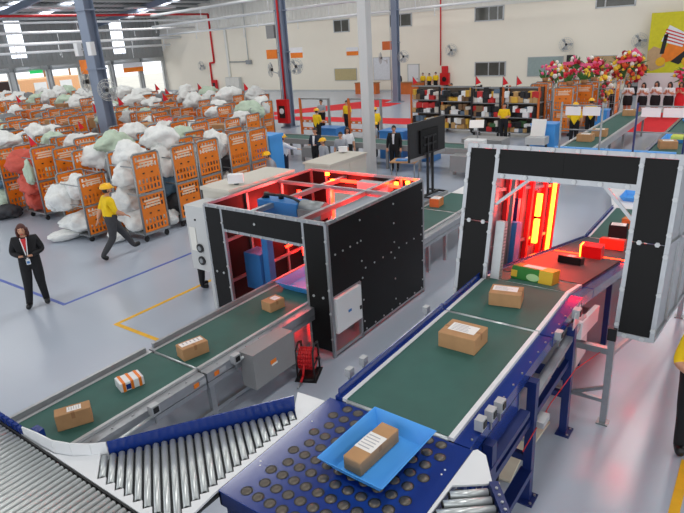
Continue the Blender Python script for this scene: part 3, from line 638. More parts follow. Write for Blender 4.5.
# ---- right spur
t = thing('spur_conveyor', 'small roller spur with a white plate right of the ball table', 'conveyor', (0, 0, 0))
rd = Vector((.62, -.785)); ru = Vector((.785, .62)); o0 = Vector((-1.315, 3.40))
for i in range(11):
    e = o0+rd*(.06+.085*i); ln = (e.x+1.53)/ru.x; s_ = e-ru*ln; roller(t, (s_.x, s_.y, T-.028), (e.x-ru.x*.01, e.y-ru.y*.01, T-.028), .032)
a = o0; b = o0+rd*1.05; w2 = ru*.07
k = MB(); k.prism([(a.x, a.y, T-.15), (b.x, b.y, T-.15), (b.x+w2.x, b.y+w2.y, T-.15), (a.x+w2.x, a.y+w2.y, T-.15)], (0, 0, .17)); k.build('side_rail', DBLUE, t)
bolts(t, [(p.x+w2.x/2, p.y+w2.y/2, T+.02) for p in [a+rd*(.08+.07*i) for i in range(14)]], (0, 0, 1), .012)
k = MB(); k.prism([(-1.57, 3.69, T-.02), (-1.545, 3.72, T-.02), (-1.46, 3.69, T-.02), (-1.3, 3.43, T-.02), (-1.33, 3.39, T-.02), (-1.54, 3.24, T-.02), (-1.56, 2.3, T-.02), (-1.572, 2.3, T-.02)], (0, 0, .018)); k.build('edge_plate', WHITE, t)
k = MB(); k.prism([(-1.56, 2.3, T-.08), (-.9, 2.6, T-.08), (-1.3, 3.4, T-.08), (-1.54, 3.3, T-.08)], (0, 0, -.02)); k.build('bottom_tray', GALV, t)
for p in ((-1.28, 3.36), (-.72, 2.62)): k = MB(); k.bb(p[0]-.03, p[0]+.03, p[1]-.03, p[1]+.03, 0, T-.1); k.build('leg', DBLUE, t)

# ---- belt conveyor helper: section in plane x0..x1 from (ya,za) to (yb,zb)
def slab(x0, x1, ya, za, yb, zb, off0, off1, m=0, k=None):
    k = k or MB(); d = Vector((0, yb-ya, zb-za)).normalized(); nn = Vector((0, -d.z, d.y))
    a = Vector((0, ya, za)); b = Vector((0, yb, zb))
    pts = [a+nn*off0, b+nn*off0, b+nn*off1, a+nn*off1]
    k.prism([p+Vector((x0, 0, 0)) for p in pts], (x1-x0, 0, 0), m); return k
def belt_section(t, x0, x1, ya, za, yb, zb, bm, edge, side, guard=.0, dark=None):
    slab(x0, x1, ya+.015, za, yb-.015, zb, -.06, 0).build('belt', bm, t)
    for xa, xb in ((x0-.045, x0-.002), (x1+.002, x1+.05)):
        slab(xa, xb, ya, za, yb, zb, -.03, .006).build('edge_strip', edge, t)
    slab(x0-.13, x0-.048, ya, za, yb, zb, -.16, .0).build('side_frame', side, t)
    slab(x1+.052, x1+.2, ya, za, yb, zb, -.16, -.03).build('side_frame', side, t)
    if guard: slab(x0-.09, x0-.075, ya, za, yb, zb, 0, guard).build('guard_rail', side, t)
    k = MB(); k.cyl((x0, ya+.02, za-.035), (x1, ya+.02, za-.035), .03, n=8); k.build('end_roller', STEEL, t)
def sensor(t, p, sz=.05, face=0):
    k = MB(); k.box((0, 0, 0), (sz, sz*1.3, sz*1.4)); q = k.build('sensor', ALUW, t, p, face)
    k = MB(); k.box((sz*.55, 0, .005), (.012, sz*.8, sz*.8)); k.build('lens', BLACKP, q)
    k = MB(); k.bar((0, 0, -sz*.7), (0, 0, -sz*2.2), .02); k.build('bracket', GALV, q)
# ---- right conveyor
RC = thing('belt_conveyor', 'high blue-framed green belt conveyor running into the right portal', 'conveyor', (0, 0, 0))
bx0, bx1 = -2.85, -1.80
belt_section(RC, bx0, bx1, 3.70, 1.65, 5.845, 1.65, BELT, WHITE, BLUE, .09)
belt_section(RC, bx0, bx1, 5.875, 1.65, 7.03, 1.66, BELT, WHITE, BLUE, .07)
belt_section(RC, bx0, bx1, 7.03, 1.66, 7.63, 1.535, BELT, WHITE, BLUE, .03)
belt_section(RC, bx0, bx1, 7.66, 1.53, 12.7, .475, DBELT, DBELT, BLUE, .04)
belt_section(RC, bx0, bx1, 12.73, .475, 15.2, .475, BELT, WHITE, BLUE, .07)
k = MB(); k.prism([(-2.95, 15.22, .47), (-1.7, 15.22, .47), (-1.9, 18.2, .47), (-3.7, 18.2, .47)], (0, 0, -.04)); k.build('outfeed_plate', WHITE, RC)
for y in (4.0, 5.12, 6.47):
    for x in (-3.0, -1.55):
        k = MB(); k.bb(x-.045, x+.045, y-.05, y+.05, .015, 1.5); k.build('leg', DBLUE, RC)
        k = MB(); k.bb(x-.07, x+.1, y-.12, y+.1, 0, .016); f = k.build('foot_plate', DBLUE, RC); bolts(f, [(x+.07, y-.08, .016), (x+.07, y+.06, .016)], (0, 0, 1), .015)
    k = MB(); k.bb(-2.97, -1.58, y-.03, y+.03, .5, .58); k.build('cross_brace', DBLUE, RC)
for y in (9.0, 11.0, 13.5, 15.0):
    z = 1.5-.21*(y-7.6) if y < 12.7 else .32
    for x in (-2.93, -1.66): k = MB(); k.bb(x-.04, x+.04, y-.04, y+.04, 0, z-.15); k.build('leg', DBLUE, RC)
k = MB(); k.bb(-1.60, -1.54, 4.05, 6.45, .98, 1.06); k.build('long_brace', DBLUE, RC)
k = MB(); k.bb(-1.66, -1.60, 3.75, 4.85, 1.1, 1.5); k.build('drive_panel', BLUE, RC)
k = MB(); k.bb(-1.6, -1.5, 3.72, 4.9, 1.22, 1.28); k.build('lower_rail', DBLUE, RC); k = MB(); k.bb(-1.62, -1.5, 4.0, 5.1, .34, .42); k.build('lower_rail', DBLUE, RC)
k = MB(); k.bb(-2.3, -1.75, 4.35, 4.75, 1.1, 1.45); k.build('motor', mat('dark_motor', (48, 52, 58), .5), RC)
k = MB()
for i in range(7): k.cyl((-1.95+.03*i, 4.5+.05*i, .2), (-1.93+.03*i, 4.45+.06*i, 1.3), .018, n=5)
k.build('cable_bundle', BLACKP, RC)['kind'] = 'stuff'
slab(-1.62, -1.52, 5.15, 1.3, 7.0, 1.42, -.06, 0).build('cable_duct', ALU, RC)
bolts(RC, along((-1.63, 3.8, 1.62), (-1.63, 6.9, 1.62), 14), (0, 0, 1), .01, GALV)
bolts(RC, along((-2.94, 3.8, 1.65), (-2.94, 6.9, 1.65), 16), (0, 0, 1), .012)
for y, x in ((3.95, -1.62), (4.12, -1.6), (4.28, -1.58)): sensor(RC, (x, y, 1.7), .075)
for y in (4.0, 4.25, 5.6): sensor(RC, (-3.02, y, 1.74), .06, R(180))
sensor(RC, (-1.56, 5.95, 1.62), .07); sensor(RC, (-1.52, 6.5, 1.66), .08)
k = MB(); k.prism([(-1.52, 6.35, 1.5), (-1.52, 6.6, 1.5), (-1.52, 6.62, 1.72), (-1.52, 6.4, 1.68)], (.01, 0, 0)); k.build('white_bracket', ALUW, RC)
slab(-1.56, -1.5, 6.75, 1.42, 7.6, 1.3, -.22, 0).build('gear_cover', WHITE, RC)
# ---- right portal (tilted with the descending belt)
G = thing('scanning_portal', 'tall black-panelled scanning portal glowing red over the right conveyor', 'scanner', (0, 6.9, 1.31)); G.rotation_euler = (R(-11.8), 0, 0)
HG, DG = 2.12, 4.2
gl, gli, gri, gr = -3.26, -2.86, -1.15, -.76
def prof(parent, p, q, w_=.055, m=ALU, nm='aluminium_profile'):
    k = MB(); k.bar(p, q, w_); return k.build(nm, m, parent)
for yy in (0, DG):
    for x in (gl, gli, gri, gr) if yy == 0 else (gl, gr): prof(G, (x, yy, -.02), (x, yy, HG+.03), .05)
    prof(G, (gl, yy, HG), (gr, yy, HG))
    if yy: continue
    prof(G, (gli, yy, HG-.37), (gri, yy, HG-.37), .065)
    prof(G, (gl, yy, 0), (gli, yy, 0)); prof(G, (gri, yy, 0), (gr, yy, 0))
    prof(G, (gli+.03, yy+.03, HG-.75), (gli+.45, yy+.03, HG-.38), .04); prof(G, (gri-.02, yy+.03, HG-.75), (gri-.38, yy+.03, HG-.38), .04)
    for a, b in ((gl, gli), (gri, gr)):
        for z0, z1 in ((.03, 1.12), (1.13, HG-.03)): k = MB(); k.bb(a+.025, b-.025, yy-.02, yy+.01, z0, z1); k.build('black_panel', BLACK, G)
    for a, b in ((gli, -2.012), (-2.036, gri)): k = MB(); k.bb(a+.025, b-.001, yy-.02, yy+.01, HG-.34, HG-.03); k.build('black_panel', BLACK, G)
pts = []
for a, b in ((gl, gli), (gri, gr)):
    for z in (.12, .55, 1.0, 1.25, 1.65, HG-.12): pts += [(a, -.028, z), (b, -.028, z)]
    for z in (0, HG): pts += [(a+.1, -.028, z), (b-.1, -.028, z)]
    pts += [(a+.1, -.022, 1.125), (b-.1, -.022, 1.125)]
for i in range(6): pts += [(gli+.1+i*.3, -.028, HG), (gli+.1+i*.3, -.035, HG-.37)]
bolts(G, pts, (0, -1, 0), .03, ALUW, .02)
for x in (gl, gr):
    for z in (0, 1.12, HG): prof(G, (x, 0, z), (x, DG, z))
    for y in (1.05, 2.1, 3.15): prof(G, (x, y, 0), (x, y, HG))
    for y0 in (0, 1.05, 2.1, 3.15):
        k = MB(); xx = x+(.012 if x == gl else -.012)
        k.bb(xx-.008, xx+.008, y0+.03, y0+1.01, .03, HG-.03); k.build('side_panel', ALU, G)
for z in (.6, 1.5): prof(G, (gl+.04, .2, z), (gl+.04, DG-.2, z), .05)
for x in (gl, gr, -2.3, -1.7): prof(G, (x, .05, HG), (x, DG, HG), .05) if x in (-2.3, -1.7) and False else None
for x, a0 in ((gl+.2, 1.3),): prof(G, (x, a0, -.1), (x, a0, HG), .06)
# supports down to the floor (upright)
S = thing('portal_support', 'bare aluminium support frame holding up the right portal', 'frame', (0, 0, 0))
for y, zt in ((6.9, 1.28), (10.55, .55)):
    for x in (-3.2, -1.18, -.8) if y < 8 else (-3.2, -.8):
        if y < 8 and x != -1.18: continue
        prof(S, (x, y, .02), (x, y, zt), .075); k = MB(); k.bb(x-.07, x+.07, y-.07, y+.07, 0, .02); k.build('foot_plate', GALV, S)
prof(S, (-3.2, 6.95, 1.02), (-1.2, 6.95, 1.02), .08); prof(S, (-1.18, 6.92, 1.0), (-.8, 10.5, .5), .05); prof(S, (-3.2, 6.95, .3), (-1.2, 6.95, .3), .05); prof(S, (-1.2, 6.95, .5), (-2.0, 6.95, .1), .04)
k = MB(); k.box((-1.18, 6.86, 1.3), (.1, .05, .16)); k.build('joint_plate', BLACKP, S)
prof(S, (-3.2, 6.95, .02), (-3.2, 6.95, 1.28), .07)
# red light units in the portal
def led(parent, p, q, w_, m, nm='led_bar'):
    k = MB(); k.bar(p, q, w_); return k.build(nm, m, parent)
for y, z0, z1, m in ((2.95, .98, 1.38, HOTLED), (2.95, .5, .93, HOTLED), (3.83, .02, 1.95, HOTLED)):
    led(G, (gl+.1, y, z0), (gl+.1, y, z1), .1 if y < 3 else .06, m)
    k = MB(); k.bb(gl+.03, gl+.075, y-.09, y+.09, z0-.05, z1+.05); k.build('led_housing', RED, G)
for y in (1.45, 2.1, 2.6, 3.35, 4.1): k = MB(); k.bb(gl+.03, gl+.1, y-.05, y+.05, -.1, HG-.08); k.build('red_upright', RED, G)
for y in (2.4,):
    led(G, (gr-.1, y, .6), (gr-.1, y, 1.6), .03, REDLED)
led(G, (-2.8, 2.2, HG-.1), (-1.2, 2.2, HG-.1), .06, REDLED)
k = MB(); k.bb(gl+.12, gl+.3, 1.35, 1.6, -.1, 1.0); k.build('blue_camera_case', BLUEM, G); k = MB(); k.bb(gl+.1, gl+.17, 1.68, 1.8, -.1, 1.35); k.build('blue_post', DBLUE, G)
k = MB()
k.bb(gli+.05, gli+.17, .06, .18, -.1, 1.15)
for i in range(26): k.box((gli+.175, .12, -.05+i*.045), (.006, .08, .016), 1)
k.build('slotted_cable_duct', [ALUW, GREYP], G)
led(RC, (-2.86, 10.15, 1.012), (-1.7, 10.22, .997), .02, REDLASER, 'scan_line')
k = MB(); k.bb(-2.12, -1.80, 8.95, 9.2, 1.29, 1.53); k.build('sensor_head', RED, G) if False else None
led(G, (gri+.06, .5, -.06), (gri+.3, .5, -.06), .05, REDLED, 'floor_glow_bar'); led(G, (gri+.06, 1.4, -.06), (gri+.06, 1.8, -.06), .04, REDLED, 'floor_glow_bar')  # glowing bars added under the portal to throw red spots on the floor
# ---- left conveyor
LZ = .87
LC = thing('belt_conveyor', 'low grey-framed green belt conveyor running through the black enclosure', 'conveyor', (0, 0, 0))
lx0, lx1 = -6.56, -5.68
for ya, yb in ((.9, 4.14), (4.17, 8.2), (8.23, 12.0), (12.03, 13.6)):
    belt_section(LC, lx0, lx1, ya, LZ, yb, LZ, BELT, ALUW, ALU, .0)
    slab(lx0-.12, lx0-.07, ya+.05, LZ, yb-.05, LZ, 0, .07).build('guard_rail', ALU, LC)
    slab(lx1+.06, lx1+.2, ya, LZ, yb, LZ, -.24, -.17).build('lower_channel', ALU, LC)
slab(lx0, lx1, 13.6, LZ, 17.6, LZ, -.05, .0).build('transfer_plate', WHITE, LC)
for y in (1.6, 3.0, 4.25, 5.9, 7.5, 9.6, 10.4, 11.2, 12.0, 13.0, 15.0, 17.0):
    for x in (lx0-.09, lx1+.13): k = MB(); k.bb(x-.035, x+.035, y-.04, y+.04, 0, LZ-.16); k.build('leg', ALU, LC)
for x in (lx0-.09, lx1+.13, -6.1): k = MB(); k.bb(x-.03, x+.03, 1.6, 6.3, .18, .24); k.build('lower_rail', ALU, LC)
k = MB(); k.bb(-6.4, -5.8, 2.6, 6.2, .55, .75); k.build('drive_housing', GREYP, LC)
k = MB(); k.bb(-5.5, -5.24, 4.78, 5.62, .32, .86); mo = k.build('motor_cover', GREYP, LC); k = MB(); k.bb(-5.241, -5.236, 5.1, 5.22, .56, .62); k.build('warning_label', ORANGE, mo); k = MB(); k.bb(-5.241, -5.235, 5.12, 5.24, .53, .56); k.build('label_text', PAPER, mo)
for y in (4.0, 4.35): k = MB(); k.bb(lx1+.2, lx1+.206, y-.06, y+.02, LZ-.13, LZ-.07); k.build('warning_label', ORANGE, LC); k = MB(); k.bb(lx1+.2, lx1+.206, y+.03, y+.14, LZ-.13, LZ-.07); k.build('maker_plate', ALUW, LC)
for y in (3.3, 4.65): sensor(LC, (lx1+.24, y, LZ-.03), .09)
k = MB(); k.cyl((lx1+.25, 2.6, LZ-.14), (lx1+.25, 3.3, LZ-.1), .02); k.build('cylinder_rod', STEEL, LC); k = MB(); k.cyl((lx1+.25, 4.7, LZ-.08), (lx1+.25, 5.1, LZ-.06), .02); k.build('cylinder_rod', STEEL, LC)
bolts(LC, along((lx1+.13, 1.2, LZ-.03), (lx1+.13, 6.3, LZ-.03), 20), (0, 0, 1), .012)
bolts(LC, along((lx0-.085, 1.2, LZ+.0), (lx0-.085, 6.3, LZ), 10), (0, 0, 1), .012)
k = MB(); k.bb(-6.12, -5.98, 2.2, 2.28, LZ+.001, LZ+.14); tag(k.build('parcel_stop', BLUE), 'small blue stop standing on the green belt behind the white guide', 'stop')
# ---- black enclosure
B = thing('scanning_enclosure', 'black-panelled scanning enclosure glowing red inside, around the left conveyor', 'scanner', (0, 0, 0))
ex0, ex1, ey0, ey1, ez = -7.79, -5.15, 6.46, 9.42, 2.27
exa, exb = -7.38, -5.58
for yy in (ey0, ey1):
    for x in (ex0, exa, exb, ex1): prof(B, (x, yy, .02), (x, yy, ez), .055)
    prof(B, (ex0, yy, ez), (ex1, yy, ez), .05); prof(B, (exa, yy, ez-.4), (exb, yy, ez-.4), .05)
    s = -1 if yy == ey0 else 1; y_ = yy+.018*s
    for a, b in ((ex0, exa), (exb, ex1)):
        for z0, z1 in ((.12, 1.0545), (1.0555, ez-.03)): k = MB(); k.bb(a+.02, b-.02, y_-.01, y_+.01, z0, z1); k.build('black_panel', BLACK, B)
    k = MB(); k.bb(exa+.025, exb-.025, y_-.01, y_+.01, ez-.375, ez-.03); k.build('black_panel', BLACK, B)
for x in (ex0, ex1):
    for z in (ez, .08): prof(B, (x, ey0, z), (x, ey1, z), .05)
prof(B, (ex1, 7.24, .02), (ex1, 7.24, 1.05), .05); prof(B, (ex1, ey0, 1.06), (ex1, 7.24, 1.06), .04)
for y0, y1, z0, z1 in ((6.49, 7.2645, 1.08, 1.7445), (6.49, 7.2645, 1.7455, ez-.03), (7.2655, 8.3345, .1, 1.2445), (7.2655, 8.3345, 1.2455, ez-.03), (8.3355, 9.39, .1, 1.2445), (8.3355, 9.39, 1.2455, ez-.03)):
    k = MB(); k.bb(ex1+.006, ex1+.03, y0, y1, z0, z1); k.build('black_panel', BLACK, B)
for i in range(3):
    k = MB(); a = ey0+.03+i*.985; k.bb(ex0-.03, ex0-.012, a, a+.97, .1, ez-.03); k.build('black_panel', BLACK, B)
    prof(B, (ex0, a+.975, .05), (ex0, a+.975, ez), .05)
pts = along((ex1+.03, 6.6, 1.745), (ex1+.03, 7.2, 1.745), 4)+along((ex1+.03, 7.4, 1.245), (ex1+.03, 9.3, 1.245), 8)+[(ex1+.03, y, z) for y in (7.3, 8.33, 9.35) for z in (.3, .7, 1.1, 1.4, 1.75, 2.1)]+along((ex1+.025, 6.5, ez), (ex1+.025, 9.4, ez), 14)+along((ex1+.03, 7.35, .14), (ex1+.03, 9.3, .14), 8)
bolts(B, pts, (1, 0, 0), .016, ALUW, .012)
pts = []
for x in (ex0, exa, exb, ex1): pts += [(x+.0, ey0-.028, z) for z in (.35, .8, 1.2, 1.65, 2.0)]
pts += along((ex0+.1, ey0-.026, ez), (ex1-.1, ey0-.026, ez), 12)+along((exa+.1, ey0-.026, ez-.4), (exb-.1, ey0-.026, ez-.4), 7)+[(ex0+.12, ey0-.03, 1.055), (exa-.12, ey0-.03, 1.055), (exb+.12, ey0-.03, 1.055), (ex1-.12, ey0-.03, 1.055), (-6.6, ey0-.03, 2.08)]
bolts(B, pts, (0, -1, 0), .022, ALUW, .014)
prof(B, (ex0, 8.4, ez-.03), (ex1, 8.4, ez-.03), .06); prof(B, (-6.9, ey0, ez-.1), (-6.9, ey1, ez-.1), .08); prof(B, (-5.75, ey0, ez-.06), (-5.75, ey1, ez-.06), .08)
for z in (.7, 1.5): prof(B, (ex0+.04, ey0, z), (ex0+.04, ey1, z), .05)
k = MB(); k.bb(-5.3, ex1+.06, 6.52, 7.2, .42, 1.02); cb = k.build('control_box', WHITE, B); k = MB(); k.bb(ex1+.06, ex1+.068, 6.82, 6.9, .68, .72); k.build('blue_mark', BLUEM, cb); k = MB(); k.bb(ex1+.06, ex1+.075, 7.14, 7.18, .6, .66); k.build('latch', BLACKP, cb)
# blue camera unit on top, blue cabinet inside
k = MB(); k.bb(-7.25, -6.35, 7.2, 7.55, 2.0, 2.24); cu = k.build('camera_unit', BLUEM, B)
k = MB(); k.cyl((-6.33, 7.36, 2.15), (-5.85, 7.36, 2.15), .14, n=14); k.bb(-6.33, -5.83, 7.2, 7.52, 2.02, 2.16); k.build('grey_barrel', GALV, cu)
k = MB(); k.tube([(-7.2, 7.3, 2.24), (-7.1, 7.28, 2.33), (-6.9, 7.32, 2.32), (-6.7, 7.3, 2.34), (-6.5, 7.33, 2.3), (-6.3, 7.3, 2.24)], .025); k.cyl((-7.15, 7.35, 2.24), (-7.15, 7.35, 2.34), .05); k.cyl((-6.85, 7.4, 2.24), (-6.85, 7.4, 2.32), .05); k.build('cables', BLACKP, cu)
k = MB(); k.bb(-7.55, -7.15, 7.0, 7.35, .55, 1.25); k.build('blue_cabinet', BLUEM, B)
k = MB(); k.bb(-7.12, -6.98, 7.05, 7.2, .2, 1.95); k.build('blue_post', BLUEM, B)
for x, y, z0, z1 in ((-7.6, 8.75, .6, 2.0), (-6.95, 9.0, .9, 2.05), (-7.72, 7.9, .5, 1.9), (-5.35, 8.6, 1.3, 2.0)): led(B, (x, y, z0), (x, y, z1), .05, REDLED)
led(B, (-7.0, 9.2, 2.16), (-5.5, 9.2, 2.16), .05, REDLED); led(B, (-7.5, 8.1, 1.0), (-7.5, 8.6, 1.0), .04, REDLED)
for p in ((-7.15, 9.15, 2.28), (-5.35, 9.25, 2.24), (-5.6, 9.25, 2.2), (-6.9, 8.98, 2.2)):
    k = MB(); k.box(p, (.07, .05, .06)); k.build('led_lamp', HOTLED, B)
k = MB(); k.bb(-6.4, -5.7, 9.1, 9.3, 2.05, 2.2); k.build('laser_unit', ALUW, B)
for p, e_ in (((-7.0, 8.95, 1.9), 60), ((-7.45, 8.0, 1.85), 40), ((-5.6, 8.4, 1.9), 45)):  # extra red point lights added to flood the enclosure interior with red
    ld = bpy.data.lights.new('red_fill_light', 'POINT'); ld.energy = e_; ld.color = (1, .05, .04); ld.shadow_soft_size = .12; lo = bpy.data.objects.new('red_fill_light', ld); col.objects.link(lo); lo.parent = B; lo.location = p
for p, e_ in (((gl+.5, 2.6, 1.2), 40), ((gl+.6, 3.6, .8), 30), ((gl+.5, 1.6, 1.5), 25)):  # added red fill lights that strengthen the glow inside the portal
    ld = bpy.data.lights.new('red_fill_light', 'POINT'); ld.energy = e_; ld.color = (1, .05, .03); ld.shadow_soft_size = .12; lo = bpy.data.objects.new('red_fill_light', ld); col.objects.link(lo); lo.parent = G; lo.location = p
# ---- cabinets beside the enclosure
t = thing('fan_cabinet', 'pale grey cabinet with two round vents at the front of the enclosure', 'cabinet', (-8.09, 6.7, 0))
k = MB(); k.bb(-.27, .25, -.24, .3, .98, 2.2); k.build('case', PALEST, t)
for z in (1.42, 1.18):
    k = MB(); k.cyl((.02, -.25, z), (.02, -.27, z), .085, n=18); v = k.build('vent', BLACKP, t); k = MB(); k.cyl((.02, -.27, z), (.02, -.28, z), .045, n=14); k.build('vent_hub', GALV, v)
k = MB(); k.bb(-.22, -.05, -.25, -.245, 1.35, 1.8); k.build('door_panel', CLAD, t); k = MB(); k.cyl((-.02, -.24, 1.95), (-.02, -.255, 1.95), .02); k.build('lock', BLACKP, t)
k = MB(); k.bb(.12, .22, -.2, -.1, 0, .98); k.build('leg', PALEST, t); k = MB(); k.bb(.12, .22, .18, .28, 0, .98); k.build('leg', PALEST, t)
t = thing('long_cabinet', 'long beige cabinet along the left side of the enclosure', 'cabinet', (-8.2, 7.98, 0)); k = MB(); k.bb(-.4, .34, -.85, .95, 1.5, 2.3); k.build('case', BEIGE, t); k = MB(); k.bb(-.43, .36, -.88, .98, 2.3, 2.36); k.build('lid', BEIGE, t)
for y in (-.75, .85): k = MB(); k.bb(-.35, .3, y-.05, y+.05, 0, 1.5); k.build('leg', BEIGE, t)
t = thing('long_cabinet', 'tall beige cabinet in front of the pale pole', 'cabinet', (-10.9, 14.5, 0)); k = MB(); k.bb(-.5, .48, -1.0, .9, 0, 1.3); k.build('case', BEIGE, t); k = MB(); k.bb(-.54, .52, -1.04, .94, 1.3, 1.36); k.build('lid', BEIGE, t)
for y in (-.5, .4): k = MB(); k.bb(.48, .5, y-.42, y+.42, .1, 1.2); k.build('door', BEIGE, t)
t = thing('side_box', 'small pale box in front of the tall beige cabinet', 'box', (-11.2, 13.0, 0)); k = MB(); k.bb(-.45, .4, -.3, .3, 0, 1.0); k.build('case', PALEST, t); k = MB(); k.bb(-.48, .43, -.33, .33, 1.0, 1.05); k.build('lid', PALEST, t)
def cctv(label, loc, face):
    t = thing('security_camera', label, 'camera', loc, face); t.scale = (.8, .8, .8); k = MB(); k.bb(-.1, .1, -.18, .18, .05, .25); k.build('housing', WHITE, t); k = MB(); k.cyl((0, -.19, .15), (0, -.17, .15), .075, n=12); k.build('lens', BLACKP, t); k = MB(); k.cyl((0, 0, 0), (0, 0, .06), .06); k.build('mount', GALV, t)
cctv('white box camera on the long beige cabinet', (-8.05, 7.5, 2.36), R(-50)); cctv('white box camera on the tall beige cabinet', (-11.1, 15.1, 1.36), R(-50))
# ---- hose reel
t = thing('hose_reel', 'red hose reel on a black stand beside the grey motor cover', 'hose reel', (-5.2, 5.85, 0), R(25))
k = MB()
for s in (-1, 1):
    x = .13*s; k.tube([(x, -.18, .02), (x, -.16, .5), (x, 0, .56), (x, .16, .5), (x, .18, .02)], .016)
    k.tube([(x, -.18, .02), (x, .18, .02)], .016); k.tube([(x, -.17, .25), (x, .17, .25)], .012)
for y in (-.18, .18): k.tube([(-.13, y, .02), (.13, y, .02)], .016)
k.build('stand', BLACKP, t); k = MB(); k.bb(-.17, .17, -.22, .22, 0, .02); k.build('base', BLACKP, t)
k = MB()
for i in range(6):
    x = -.1+.04*i; p = [(x, .155*math.cos(a*math.pi/8), .3+.155*math.sin(a*math.pi/8)) for a in range(17)]; k.tube(p, .024, 5)
k.cyl((-.12, 0, .3), (.12, 0, .3), .14, n=14); k.build('hose_coil', RED, t)
k = MB(); k.tube([(-.02, -.16, .28), (-.03, -.22, .12), (-.05, -.3, .05)], .02); k.build('hose_end', RED, t); k = MB(); k.cyl((-.05, -.3, .05), (-.07, -.42, .03), .018, .012); k.build('nozzle', ALU, t); k = MB(); k.cyl((.13, 0, .3), (.2, 0, .3), .02); k.build('crank', BLACKP, t)
# ---- parcels
PR = random.Random(3)
def parcel(label, loc, d, rz, m=CARD, lab=(.0, 0, .6, .5), z0=None, group=None, tape=True, tilt=0):
    t = thing('parcel', label, 'parcel', loc, rz, group); ob('carton', rbox('carton', d, m, .006, 1), t)
    if lab:
        k = MB(); k.bb(d[0]*(lab[0]-lab[2]/2), d[0]*(lab[0]+lab[2]/2), d[1]*(lab[1]-lab[3]/2), d[1]*(lab[1]+lab[3]/2), d[2], d[2]+.002); lo = k.build('address_label', PAPER, t)
        k = MB()
        for i in range(5): k.bb(d[0]*(lab[0]-lab[2]*.42), d[0]*(lab[0]+lab[2]*(.05+.3*PR.random())), d[1]*(lab[1]+lab[3]*(.36-.17*i)), d[1]*(lab[1]+lab[3]*(.31-.17*i)), d[2]+.002, d[2]+.0028)
        k.build('label_print', INK, lo)
    if tape: k = MB(); k.bb(-d[0]/2-.001, d[0]/2+.001, -.02, .02, d[2]*.6, d[2]+.001); k.build('packing_tape', CARDD, t)
    if tilt: t.rotation_euler = (tilt, 0, rz)
    return t
parcel('brown carton on the near section of the right conveyor', (-2.36, 5.2, 1.65), (.42, .35, .18), R(0), CARD, (0, .05, .72, .5))
parcel('brown carton on the second section of the right conveyor', (-2.34, 6.4, 1.656), (.38, .28, .17), R(12), CARD, (-.04, .1, .78, .5))
g = parcel('green and yellow snack carton at the mouth of the right portal', (-2.31, 7.36, 1.592), (.56, .27, .18), R(-3), mat('green_carton', (34, 120, 36), .5, 0, .1, 5), None, tape=False, tilt=R(-11.8))
k = MB(); k.bb(.1, .283, -.138, .138, .0, .182); k.build('yellow_end', mat('yellow_carton', (216, 176, 40), .5), g); k = MB(); k.bb(-.284, -.2, -.139, 0, .03, .12); k.build('yellow_patch', mat('yellow_carton', (216, 176, 40), .5), g); k = MB(); k.bb(-.15, .12, -.08, .1, .18, .184); k.build('white_label', PAPER, g)
k = MB(); k.prism([(.02+.09*math.cos(a*.45), -.137, .06+.05*math.sin(a*.45)) for a in range(14)], (0, -.003, 0)); k.build('pale_motif', mat('pale_green', (170, 210, 150), .5), g)
g = parcel('black and white parcel on the dark belt inside the right portal', (-2.3, 9.12, 1.225), (.36, .2, .12), R(-4), BLACKP, (0, 0, .3, .9), tape=False, tilt=R(-11.8))
parcel('red carton on the dark belt deep in the right portal', (-2.14, 11.42, .743), (.44, .3, .2), R(2), mat('red_carton', (196, 60, 34), .5), (0, .2, .4, .3), tape=False, tilt=R(-11.8))
parcel('black parcel with a pink face behind the red carton', (-2.35, 12.98, .475), (.36, .25, .28), R(5), CBLACK, (0, 0, .8, .8), tape=False)
parcel('orange-brown carton just beyond the right portal', (-2.2, 13.75, .475), (.4, .3, .22), R(-10), mat('orange_carton', (200, 120, 60), .6), (0, 0, .5, .5))
t = thing('scanner_head', 'glowing red scanner head over the dark belt in the right portal', 'scanner', (-2.22, 10.02, 1.03)); k = MB(); k.bb(-.12, .2, -.12, .12, .0, .24); k.build('case', RED, t); k = MB(); k.bb(-.15, -.121, -.1, .1, .02, .23); k.build('window', HOTLED, t)
parcel('brown carton nearest the white guide on the left conveyor', (-5.97, 2.62, LZ), (.17, .38, .2), R(-28), CARD, (0, .05, .6, .4))
g = parcel('white, orange and blue parcel on the left conveyor', (-6.1, 3.45, LZ), (.22, .3, .12), R(-16), WHITE, None, tape=False)
for i, y in enumerate((-.12, .0, .12)): k = MB(); k.bb(-.112, .112, y*.85-.018, y*.85+.018, 0, .122); k.build('orange_band', ORANGE, g)
k = MB(); k.bb(.02, .113, -.08, -.02, .02, .09); k.build('blue_patch', BLUE, g)
parcel('brown carton with a white label beyond the first belt joint', (-6.0, 4.4, LZ), (.22, .38, .18), R(-14), CARD, (-.1, 0, .5, .85))
parcel('small brown carton about to enter the black enclosure', (-6.0, 6.05, LZ), (.22, .3, .16), R(-8), CARD, (.0, .15, .6, .4))
parcel('small orange and white carton on the belt beyond the enclosure', (-6.35, 12.35, LZ), (.24, .32, .2), R(5), mat('orange_carton', (200, 120, 60), .6), (0, 0, .9, .7))
